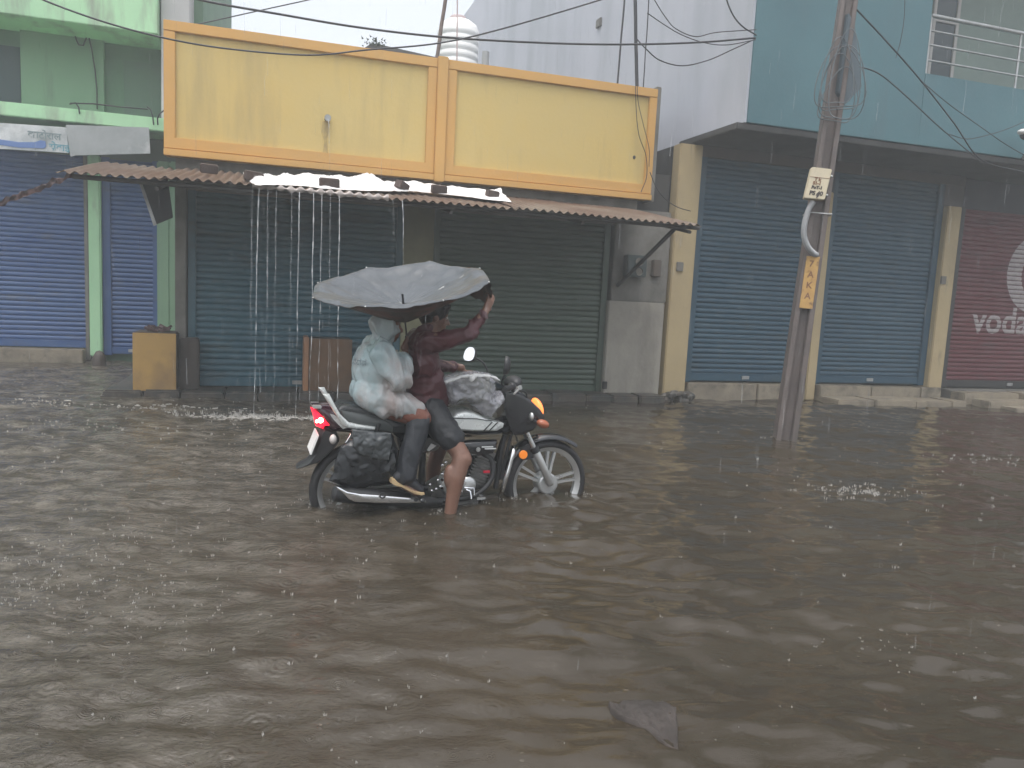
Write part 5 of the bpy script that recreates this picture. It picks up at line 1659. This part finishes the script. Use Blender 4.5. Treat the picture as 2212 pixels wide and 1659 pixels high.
def head(mb, c, fwd, s=1.0, pitch=0.0):
    c = V(c)
    f_ = V(fwd).normalized()
    up = V((0, 0, 1))
    M = Matrix(((f_.x, -f_.y, 0), (f_.y, f_.x, 0), (0, 0, 1))) @ Matrix.Rotation(pitch, 3, 'Y')
    def P(x, y, z): return c + (M @ V((x, y, z))) * s
    mb.ball(P(-0.012, 0, 0.022), (0.092 * s, 0.074 * s, 0.090 * s), 20, 14, None)
    mb.ball(P(0.026, 0, -0.035), (0.058 * s, 0.054 * s, 0.072 * s), 18, 12)
    capsule(mb, P(0.052, 0, -0.088), 0.020 * s, P(0.035, 0, -0.075), 0.030 * s)
    capsule(mb, P(0.078, 0, 0.012), 0.008 * s, P(0.098, 0, -0.022), 0.013 * s)
    for y in (-1, 1):
        capsule(mb, P(0.070, 0.015 * y, 0.030), 0.010 * s, P(0.060, 0.042 * y, 0.028), 0.010 * s)
        capsule(mb, P(0.046, 0.038 * y, -0.020), 0.022 * s, P(0.040, 0.034 * y, -0.045), 0.022 * s)
        mb.ball(P(-0.006, 0.074 * y, -0.008), (0.018 * s, 0.009 * s, 0.030 * s), 10, 8)
        capsule(mb, P(0.085, 0.008 * y, -0.026), 0.008 * s, P(0.082, 0.010 * y, -0.024), 0.008 * s)
    capsule(mb, P(0.078, -0.018, -0.052), 0.008 * s, P(0.078, 0.018, -0.052), 0.008 * s)
    capsule(mb, P(0.076, -0.014, -0.062), 0.008 * s, P(0.076, 0.014, -0.062), 0.008 * s)
    return P
M_skin = mat('brown_skin', (0.20, 0.105, 0.073), 0.38, col2=(0.16, 0.085, 0.06), nscale=9, bump=0.1, bscale=120)
M_hair = mat('black_hair', (0.012, 0.010, 0.010), 0.35, bump=0.6, bscale=160)
M_jacket = mat('maroon_jacket', (0.075, 0.016, 0.022), 0.5, col2=(0.05, 0.014, 0.018), nscale=5, bump=0.35, bscale=45, rvar=0.1)
M_shorts = mat('black_shorts', (0.016, 0.018, 0.022), 0.55, bump=0.3, bscale=60)

# rider
RD = Thing('person', 'rider in maroon long sleeved top and black shorts, bare leg in the water', 'person', B, (0.42, 0, 0.55), group='people on the motorcycle')
mb = MB()
hd = head(mb, (0.455, 0.03, 1.165), (1, -0.05, 0), 0.95, R_(14))
chain(mb, [((0.375, 0.0, 1.04), 0.055), ((0.425, 0.02, 1.10), 0.052)])
mb.ball((0.37, 0, 0.90), (0.095, 0.16, 0.17))
mb.ball((0.40, 0, 0.66), (0.11, 0.15, 0.13))
chain(mb, [((0.385, 0, 0.62), 0.11), ((0.37, 0, 0.88), 0.09)])
for y in (-1, 1):
    chain(mb, [((0.36, 0.10 * y, 1.02), 0.050), ((0.365, 0.165 * y, 1.02), 0.052)])
    chain(mb, [((0.41, 0.09 * y, 0.60), 0.085), ((0.53, 0.225 * y, 0.42), 0.062), ((0.590, 0.275 * y, 0.325), 0.052)])
# right leg standing, left foot down as well
chain(mb, [((0.575, -0.265, 0.345), 0.058), ((0.595, -0.28, 0.315), 0.048)])
chain(mb, [((0.578, -0.278, 0.32), 0.057), ((0.545, -0.292, 0.21), 0.056), ((0.528, -0.30, 0.10), 0.043), ((0.514, -0.305, 0.0), 0.037), ((0.507, -0.31, -0.13), 0.034)])
mb.ball((0.500, -0.29, 0.22), (0.032, 0.038, 0.075))
chain(mb, [((0.495, -0.31, -0.165), 0.036), ((0.60, -0.315, -0.185), 0.026), ((0.68, -0.325, -0.19), 0.020)])
chain(mb, [((0.59, 0.278, 0.32), 0.056), ((0.55, 0.30, 0.15), 0.050), ((0.53, 0.31, -0.13), 0.034)])
chain(mb, [((0.52, 0.31, -0.165), 0.036), ((0.70, 0.325, -0.19), 0.020)])
# arms
chain(mb, [((0.365, 0.175, 1.01), 0.048), ((0.50, 0.265, 0.845), 0.038), ((0.72, 0.325, 0.815), 0.026)])
chain(mb, [((0.375, -0.175, 1.02), 0.048), ((0.60, -0.215, 1.07), 0.038), ((0.725, -0.15, 1.215), 0.026)])
grip_c = (hba - 0.125, 0.325, hbz + 0.058)
hand(mb, (grip_c[0] - 0.095, grip_c[1] - 0.003, grip_c[2] + 0.022), (1, 0.02, -0.02), (0, 0, 1), 1, 0.62, 0.95)
hand(mb, (0.728, -0.145, 1.222), (0.45, 0.25, 0.85), (0.5, -0.8, 0.0), 1, 0.55, 0.95)
rb_ = remeshed(RD, 'body', mb, M_skin, 0.0072, None, 4)
hr = MB()
hr.ball(hd(-0.020, 0, 0.040), (0.092, 0.080, 0.088), 20, 14)
hr.ball(hd(-0.050, 0, 0.000), (0.058, 0.072, 0.070), 18, 12)
hr.ball(hd(0.030, 0, 0.082), (0.050, 0.060, 0.030), 14, 10)
remeshed(RD, 'hair', hr, M_hair, 0.008, folds(0.006, 1, 1, 24), 3)
for y in (-1, 1):
    RD.part('eye', MB().ball(hd(0.068, 0.030 * y, 0.012), 0.011, 10, 8), mat('eye_white', (0.5, 0.48, 0.45), 0.2), smooth=180)
jk = MB()
jk.ball((0.368, 0, 0.92), (0.105, 0.175, 0.17))
chain(jk, [((0.415, -0.03, 0.645), 0.132), ((0.375, -0.03, 0.86), 0.112)])
chain(jk, [((0.415, 0.03, 0.645), 0.132), ((0.375, 0.03, 0.86), 0.112)])
chain(jk, [((0.42, -0.06, 0.63), 0.10), ((0.42, 0.06, 0.63), 0.10)])
chain(jk, [((0.365, -0.09, 0.88), 0.10), ((0.365, 0.09, 0.88), 0.10)])
chain(jk, [((0.355, -0.10, 1.02), 0.060), ((0.355, 0.10, 1.02), 0.060)])
chain(jk, [((0.37, 0, 1.04), 0.066), ((0.395, 0, 1.075), 0.060)])
chain(jk, [((0.36, 0.165, 1.01), 0.063), ((0.50, 0.265, 0.845), 0.052), ((0.685, 0.318, 0.818), 0.036)])
jk.ball((0.375, -0.165, 1.02), 0.073)
jk.ball((0.365, 0.165, 1.01), 0.073)
chain(jk, [((0.37, -0.165, 1.01), 0.066), ((0.60, -0.215, 1.07), 0.053), ((0.705, -0.162, 1.192), 0.038)])
def jfold(p):
    q = V((p.x * 7, p.y * 7, p.z * 9)) + V((1, 5, 2))
    w_ = noise.noise(q * 0.5) * 1.6
    a_ = abs(noise.noise(q + V((w_, -w_, w_))))
    b_ = abs(noise.noise(q * 2.3 + V((2, w_, 3))))
    return 0.024 * max(-0.3, 0.25 - a_ * 1.9) + 0.012 * (0.2 - b_)
remeshed(RD, 'jacket', jk, M_jacket, 0.0085, jfold, 10)
sh2_ = MB()
chain(sh2_, [((0.40, -0.05, 0.60), 0.115), ((0.40, 0.05, 0.60), 0.115)])
for y in (-1, 1):
    chain(sh2_, [((0.42, 0.10 * y, 0.59), 0.098), ((0.47, 0.17 * y, 0.51), 0.090), ((0.522, 0.218 * y, 0.442), 0.082)])
remeshed(RD, 'shorts', sh2_, M_shorts, 0.0085, folds(0.008, 1, 1, 9.0, 3.0), 4)

# passenger
PS = Thing('person', 'passenger in pale blue plastic raincoat with hood holding up the umbrella', 'person', B, (0.10, 0, 0.55), group='people on the motorcycle')
mb = MB()
hp_ = head(mb, (0.155, 0.0, 1.10), (1, -0.25, 0), 0.90, R_(6))
chain(mb, [((0.105, 0, 0.97), 0.048), ((0.135, 0, 1.04), 0.046)])
mb.ball((0.085, 0, 0.86), (0.085, 0.14, 0.15))
mb.ball((0.09, 0, 0.69), (0.10, 0.14, 0.11))
for y in (-1, 1):
    chain(mb, [((0.09, 0.08 * y, 0.96), 0.045), ((0.10, 0.14 * y, 0.955), 0.045)])
    chain(mb, [((0.10, 0.09 * y, 0.65), 0.078), ((0.33, 0.20 * y, 0.575), 0.055), ((0.265, 0.235 * y, 0.36), 0.048), ((0.235, 0.25 * y, 0.20), 0.035)])
    chain(mb, [((0.215, 0.25 * y, 0.185), 0.032), ((0.31, 0.26 * y, 0.12), 0.024)])
chain(mb, [((0.10, -0.155, 0.945), 0.042), ((0.21, -0.20, 0.80), 0.035), ((0.255, -0.07, 0.935), 0.025)])
chain(mb, [((0.10, 0.155, 0.945), 0.042), ((0.23, 0.19, 0.82), 0.035), ((0.30, 0.05, 0.88), 0.025)])
UA = V((-0.17, -0.20, 0.96)).normalized()      # umbrella axis
UC = V((0.215, -0.05, 1.388))
UB = UC - UA * 0.160
def shaft(l): return UB - UA * l
hpos = shaft(0.235)
hand(mb, (hpos.x - 0.035, hpos.y - 0.075, hpos.z - 0.045), (0.55, 0.55, 0.62), (0.45, -0.8, 0.25), 1, 0.62, 0.92)
remeshed(PS, 'body', mb, M_skin, 0.0072, None, 4)
M_coat = mat('raincoat_plastic', (0.42, 0.55, 0.57), 0.25, col2=(0.50, 0.54, 0.56), nscale=3.5, alpha=0.82, bump=0.25, bscale=30, rvar=0.08, dirt=(0.42, 0.36, 0.34), dscale=3.0, dstretch=(1, 1, 0.6), dlo=0.46, dhi=0.66)
tr = MB()
for y in (-1, 1):
    chain(tr, [((0.10, 0.09 * y, 0.645), 0.088), ((0.315, 0.195 * y, 0.58), 0.064), ((0.335, 0.20 * y, 0.565), 0.060)])
remeshed(PS, 'trousers', tr, mat('red_brown_cloth', (0.22, 0.085, 0.055), 0.6, col2=(0.16, 0.065, 0.05), nscale=8, bump=0.3, bscale=50), 0.009, folds(0.008, 1, 1, 10, 2.0), 4)
M_leg = mat('dark_cloth', (0.018, 0.021, 0.027), 0.6, bump=0.3, bscale=50)
for y in (-1, 1):
    tr = MB()
    chain(tr, [((0.325, 0.205 * y, 0.545), 0.066), ((0.275, 0.238 * y, 0.36), 0.068), ((0.245, 0.25 * y, 0.225), 0.062)])
    remeshed(PS, 'trouser_leg', tr, M_leg, 0.009, folds(0.009, 1, 0.7, 11, 6.0), 4)
for y in (-1, 1):
    so_ = MB()
    dv = (V((0.342, 0, 0.098)) - V((0.146, 0, 0.188))).normalized()
    u_ = V((-dv.z, 0, dv.x))
    u_ = u_ if u_.z > 0 else -u_
    c0_ = V((0.150, 0.255 * y, 0.190))
    def S(l, h, sd=0): return c0_ + dv * l + u_ * h + V((0, sd, 0))
    up_ = MB()
    chain(up_, [(S(0.035, 0.045), 0.034), (S(0.10, 0.048), 0.036), (S(0.19, 0.028), 0.026)])
    chain(up_, [(S(0.045, 0.05), 0.036), (S(0.055, 0.095), 0.036)])
    sh3 = remeshed(PS, 'shoe', up_, mat('dark_shoe', (0.02, 0.022, 0.028), 0.5), 0.007, None, 3)
    PS.part('sole', MB().prism([(S(l, h).x, S(l, h).z) for l, h in ((-0.004, 0.022), (0.0, 0.0), (0.03, -0.006), (0.07, 0.002), (0.10, -0.002), (0.16, -0.006), (0.205, 0.002), (0.222, 0.016), (0.215, 0.024), (0.15, 0.012), (0.09, 0.018), (0.04, 0.020), (0.01, 0.032))], c0_.y - 0.042, c0_.y + 0.042, 0.004), mat('tan_sole', (0.50, 0.37, 0.20), 0.6, col2=(0.36, 0.26, 0.15), nscale=14), parent=sh3, smooth=50)
co_ = MB()
co_.ball((0.10, 0, 0.83), (0.148, 0.20, 0.19))
co_.ball((0.115, 0, 0.71), (0.155, 0.215, 0.115))
chain(co_, [((0.095, -0.12, 0.955), 0.075), ((0.095, 0.12, 0.955), 0.075)])
chain(co_, [((0.11, 0, 1.00), 0.072), ((0.135, 0, 1.04), 0.078)])
co_.ball((0.135, 0, 1.105), (0.094, 0.094, 0.105))
for y in (-1, 1):
    chain(co_, [((0.09, 0.12 * y, 0.68), 0.105), ((0.22, 0.18 * y, 0.635), 0.080), ((0.30, 0.205 * y, 0.610), 0.055)])
    chain(co_, [((0.03, 0.10 * y, 0.70), 0.085), ((0.12, 0.15 * y, 0.63), 0.075)])
chain(co_, [((0.10, -0.165, 0.945), 0.074), ((0.195, -0.215, 0.80), 0.078), ((0.21, -0.215, 0.80), 0.068)])
chain(co_, [((0.205, -0.215, 0.80), 0.066), ((0.235, -0.135, 0.90), 0.052)])
chain(co_, [((0.10, 0.165, 0.945), 0.072), ((0.22, 0.20, 0.81), 0.062), ((0.28, 0.09, 0.87), 0.045)])
def cfold(p):
    q = V((p.x * 6.5, p.y * 6.5, p.z * 3.6)) + V((3, 1, 0))
    w_ = noise.noise(q * 0.5) * 2.2
    a_ = abs(noise.noise(q + V((w_, -w_, 0))))
    b_ = abs(noise.noise(q * 2.1 + V((7, w_, 3))))
    return 0.030 * max(-0.25, 0.35 - a_ * 2.0) + 0.018 * (0.25 - b_)
coat = remeshed(PS, 'raincoat', co_, M_coat, 0.0085, cfold, 2)
tm = text_mb('\u0ca8\u0ca6\u0cb7', 0.05, 0.0)
p = V(P1(418, 690, -0.135))
tang = V((0.62, -0.75, 0)).normalized()
out_ = MB()
out_.v = [tuple(V((-0.052, -0.055, 0.868)) + tang * x + V((0, 0, z)) - V((0.012, 0.012, 0))) for x, y, z in tm.v]
out_.f = tm.f
PS.part('printed_mark', out_, mat('print_grey', (0.16, 0.20, 0.22), 0.6), parent=coat, fixn=False)

# ------------------------------------------------------------------ umbrella
UM = Thing('umbrella', 'grey silver umbrella blown inside out like a shallow bowl over the two riders', 'umbrella', B, tuple(shaft(0.26)))
ux = V((1, 0, 0)); ux = (ux - UA * ux.dot(UA)).normalized()
uy = UA.cross(ux)
NR = 8
def can(u, v, off=0.0):
    """u round the rim, v from hub to rim"""
    t = 2 * math.pi * u + 0.25
    k = (u * NR) % 1.0
    sag = math.sin(math.pi * k)
    seed = int(u * NR) % NR
    R = 0.548 * (1 - 0.045 * sag * v)
    r = R * v
    h = 0.160 * (v ** 1.45) - 0.012 * sag * v * v + 0.012 * noise.noise(V((math.cos(t) * 1.3, math.sin(t) * 1.3, 4))) * v
    # edge folds back down past the rim stays
    if v > 0.93:
        h -= (v - 0.93) * 0.35
    h += 0.010 * noise.noise(V((u * 26, v * 5, 1))) * v + 0.006 * (0.5 - 2 * abs(noise.noise(V((math.cos(t) * 5, math.sin(t) * 5, v * 1.2))))) * (1 - 0.6 * v) + 0.010 * (0.5 - 2 * abs(noise.noise(V((r * math.cos(t) * 9, r * math.sin(t) * 9, 3))))) * v
    return UB + ux * (r * math.cos(t)) + uy * (r * math.sin(t)) + UA * (h + off)
M_umb = mat('silver_cloth', (0.068, 0.077, 0.085), 0.36, 0.0, spec=0.45, col2=(0.045, 0.052, 0.058), nscale=5, bump=0.35, bscale=18)
cn = UM.part('canopy', MB().grid(lambda u, v: can(u, 0.02 + 0.98 * v), 128, 22), M_umb, smooth=180)
UM.part('underside', MB().grid(lambda u, v: can(u, 0.02 + 0.975 * v, -0.006 - 0.105 * (1 - v) ** 1.2), 128, 22), mat('umbrella_underside', (0.09, 0.065, 0.055), 0.6, col2=(0.16, 0.075, 0.06), nscale=6, nlo=0.5, nhi=0.6), parent=cn, smooth=180)
for k in range(NR):
    rb = MB().tube([can(k / NR, 0.03 + 0.97 * j / 10, -0.004) for j in range(11)], [0.003] * 10 + [0.002], 6)
    rb.ball(can(k / NR, 1.0, 0.0), 0.006, 8, 6)
    UM.part('rib', rb, M_steel, smooth=60)
def flap(u, v):
    a_ = can(0.925 + 0.15 * u, 0.985)
    return a_ + V((0.035 * v + 0.02 * noise.noise(V((u * 5, v * 3, 0))), -0.02 * v, -0.19 * v * (0.5 + math.sin(math.pi * u) * 0.6) + 0.012 * noise.noise(V((u * 8, v * 4, 2)))))
UM.part('edge_flap', MB().grid(flap, 20, 12), mat('flap_brown', (0.12, 0.065, 0.04), 0.6, col2=(0.07, 0.05, 0.03), nscale=14), parent=cn, smooth=180)
UM.part('ferrule', MB().tube([UB, UB + UA * 0.066], [0.008, 0.0065], 10), M_satin, smooth=50)
UM.part('shaft', MB().tube([UB, shaft(0.29)], 0.0055, 10), M_satin, smooth=60)
UM.part('handle', MB().tube([shaft(0.20), shaft(0.30)], 0.011, 12), M_satin, smooth=60)
# ------------------------------------------------------------------ falling roof water
M_fall = mat('falling_water', (0.80, 0.83, 0.85), 0.12, alpha=0.5)
M_fall2 = mat('falling_water_faint', (0.78, 0.81, 0.83), 0.12, alpha=0.26)
AE = -1.93
streams = [(545, 0.8, 0), (560, 1.6, 1), (579, 1.1, 0), (597, 1.1, 0), (631, 0.8, 0), (647, 1.4, 1), (678, 1.5, 1), (696, 1.1, 1), (713, 0.9, 0), (733, 1.5, 1), (849, 0.6, 0), (870, 1.2, 1)]
places = ('first thin stream falling at the left end of the tarpaulin edge', 'bright thick stream second from the left end of the tarpaulin', 'third thin stream from the left below the tarpaulin edge',
          'fourth thin stream from the left below the tarpaulin edge', 'faint stream in the middle gap below the tarpaulin', 'strong stream left of the umbrella tip', 'bright stream falling behind the umbrella left tip',
          'thinner stream just right of the bright one by the umbrella tip', 'faint stream between two brighter ones above the umbrella', 'bright curved stream furthest right of the left cluster',
          'faint stream falling above the umbrella middle', 'curved stream falling onto the umbrella middle')
random.seed(21)
def fall_stream(s, d, z1, z0, r, m, lab, vx=0.0, out=0.06, hit=None):
    mb = MB()
    n = 60
    pts, rs = [], []
    k0 = random.uniform(0, 50)
    zt_ = z1
    for i in range(n + 1):
        t = i / n
        z = z1 + (z0 - z1) * t
        fallt = math.sqrt(max(0, (z1 - z)) / max(0.01, z1 - z0))
        wob = 0.013 * noise.noise(V((z * 3.0, k0, 0))) * (0.3 + t)
        pts.append((s + vx * fallt + wob, d - out * fallt, z))
        rr = 0.85 * r * (1.0 - 0.6 * t) * (0.45 + 1.6 * max(0, noise.noise(V((z * 16, k0, 3))))) 
        rs.append(max(0.0006, rr))
    # breaks into beads lower down
    cut = int(n * random.uniform(0.32, 0.6))
    for i in range(cut, n + 1):
        rs[i] *= 0.12
    i = cut
    while i < n - 1:
        L = random.choice((1, 2, 3))
        if i + L < n:
            for j in range(i, i + L):
                rs[j] /= 0.12
        i += L + random.choice((0, 1, 1, 2, 3))
    mb.tube(pts, rs, 6)
    return single('water_stream', lab, 'water stream', A, mb, m, smooth=80, group='streams of roof water')
for (x, k, st), lab in zip(streams, places):
    s, z = A.px(x, 404, AE)
    z = awz(AE) - 0.005
    zend = 0.0 if x < 840 else 1.42
    fall_stream(s, AE, z, zend, 0.0050 * k, M_fall if st else M_fall2, lab, vx=0.02 * (0 if x < 700 else 1) - (0.02 if x == 560 else 0))
sp = A.px(707, 257, -0.15)
fall_stream(sp[0] + 0.0, -0.25, sp[1] - 0.02, awz(-0.5) + 0.09, 0.006, M_fall2, 'thin spout of water falling from the yellow parapet onto the tarpaulin', vx=0.03, out=0.10)

# ------------------------------------------------------------------ rain and splashes
random.seed(4)
mb = MB()
for i in range(1500):
    y = random.uniform(2.2, 9.0)
    x = random.uniform(-0.75, 0.75) * (y + 0.5)
    z = random.uniform(0.05, 4.5)
    L = random.uniform(0.03, 0.10)
    r = random.uniform(0.0004, 0.0009)
    sl_ = random.uniform(-0.03, 0.05)
    mb.tube([(x, y, z), (x + sl_ * L, y, z - L)], [r * 0.5, r], 4, caps=False)
rn = single('rain', None, None, WF, mb, mat('rain_drops', (0.75, 0.78, 0.80), 0.1, alpha=0.22), kind='stuff')
mb = MB()
def splash(x, y, s):
    s *= min(1.0, 0.35 + y * 0.12)
    z = wave(x, y)
    n = random.randint(3, 6)
    for k in range(n):
        t = random.uniform(0, 2 * math.pi)
        rr = random.uniform(0.0, 0.014) * s
        h = random.uniform(0.004, 0.022) * s
        p = (x + rr * math.cos(t), y + rr * math.sin(t), z)
        mb.tube([p, (p[0] + rr * 0.4 * math.cos(t), p[1] + rr * 0.4 * math.sin(t), z + h)], [0.0024 * s, 0.0010 * s], 5)
    if random.random() < 0.5:
        mb.ball((x + random.uniform(-0.02, 0.02), y, z + random.uniform(0.01, 0.05)), 0.0018 * s, 6, 4)
for i in range(800):
    y = 2.0 + 7.5 * random.random() ** 0.9
    x = random.uniform(-0.72, 0.72) * (y + 0.3)
    if x > -0.1 * y and random.random() < 0.72:
        continue
    splash(x, y, random.uniform(0.35, 0.95))
for (cx, cy, wx, wy, n_, sc) in ((-2.3, 7.38, 0.42, 0.07, 170, 1.7), (-1.7, 7.45, 0.5, 0.09, 60, 1.2), (-3.4, 7.7, 0.5, 0.06, 40, 1.0), (-4.6, 7.6, 0.4, 0.08, 30, 1.0), (4.6, 7.2, 0.3, 0.15, 30, 1.0)):
    for i in range(n_):
        splash(random.gauss(cx, wx), random.gauss(cy, wy), random.uniform(0.6, 1.2) * sc)
for (px_, py_, wx, wy, n_, sc) in ((700, 1088, 0.12, 0.05, 25, 0.8), (968, 1108, 0.05, 0.03, 14, 0.8), (1100, 1080, 0.10, 0.04, 20, 0.8), (1255, 1068, 0.06, 0.04, 14, 0.8), (1695, 948, 0.10, 0.05, 20, 0.9), (1870, 1062, 0.22, 0.10, 110, 0.9), (60, 1260, 0.28, 0.20, 170, 0.7), (150, 1180, 0.4, 0.3, 120, 0.6), (330, 1330, 0.3, 0.15, 60, 0.55), (1950, 1400, 0.3, 0.08, 30, 0.6), (130, 920, 0.7, 0.15, 60, 0.9)):
    c_ = WF.onz(px_, py_, 0.0)
    for i in range(n_):
        splash(random.gauss(c_[0], wx), random.gauss(c_[1], wy), random.uniform(0.4, 1.2) * sc)
single('rain_splash', None, None, WF, mb, mat('splash_white', (0.60, 0.59, 0.56), 0.3, alpha=0.42), smooth=60, kind='stuff')
# foam churned up where the roof water lands
mb = MB()
for i in range(420):
    cx, cy = random.gauss(-2.35, 0.33), random.gauss(7.36, 0.05)
    if random.random() < 0.35:
        cx = random.gauss(-1.6, 0.45)
    if random.random() < 0.12:
        cx, cy = random.gauss(-3.9, 0.8), random.gauss(7.75, 0.07)
    s_ = random.uniform(0.004, 0.016)
    mb.ball((cx, cy, wave(cx, cy) + 0.001), (s_ * random.uniform(1, 2.4), s_, s_ * 0.5), 7, 5)
single('foam', None, None, WF, mb, mat('foam_white', (0.55, 0.53, 0.49), 0.5, alpha=0.55), smooth=60, kind='stuff')

# ------------------------------------------------------------------ haze
hm = bpy.data.materials.new('haze')
hm.use_nodes = True
t = hm.node_tree
for n_ in list(t.nodes):
    if n_.type == 'BSDF_PRINCIPLED':
        t.nodes.remove(n_)
pv = t.nodes.new('ShaderNodeVolumePrincipled')
pv.inputs['Color'].default_value = (0.90, 0.94, 0.96, 1)
pv.inputs['Density'].default_value = 0.0094
pv.inputs['Anisotropy'].default_value = 0.3
t.links.new(pv.outputs[0], t.nodes['Material Output'].inputs['Volume'])
hz = MB().box(-82, 82, -32, 92, -2.0, 11.5)
hme = build_mesh('haze', hz, hm)
ho = bpy.data.objects.new('haze', hme)
COL.objects.link(ho)
ho['kind'] = 'stuff'
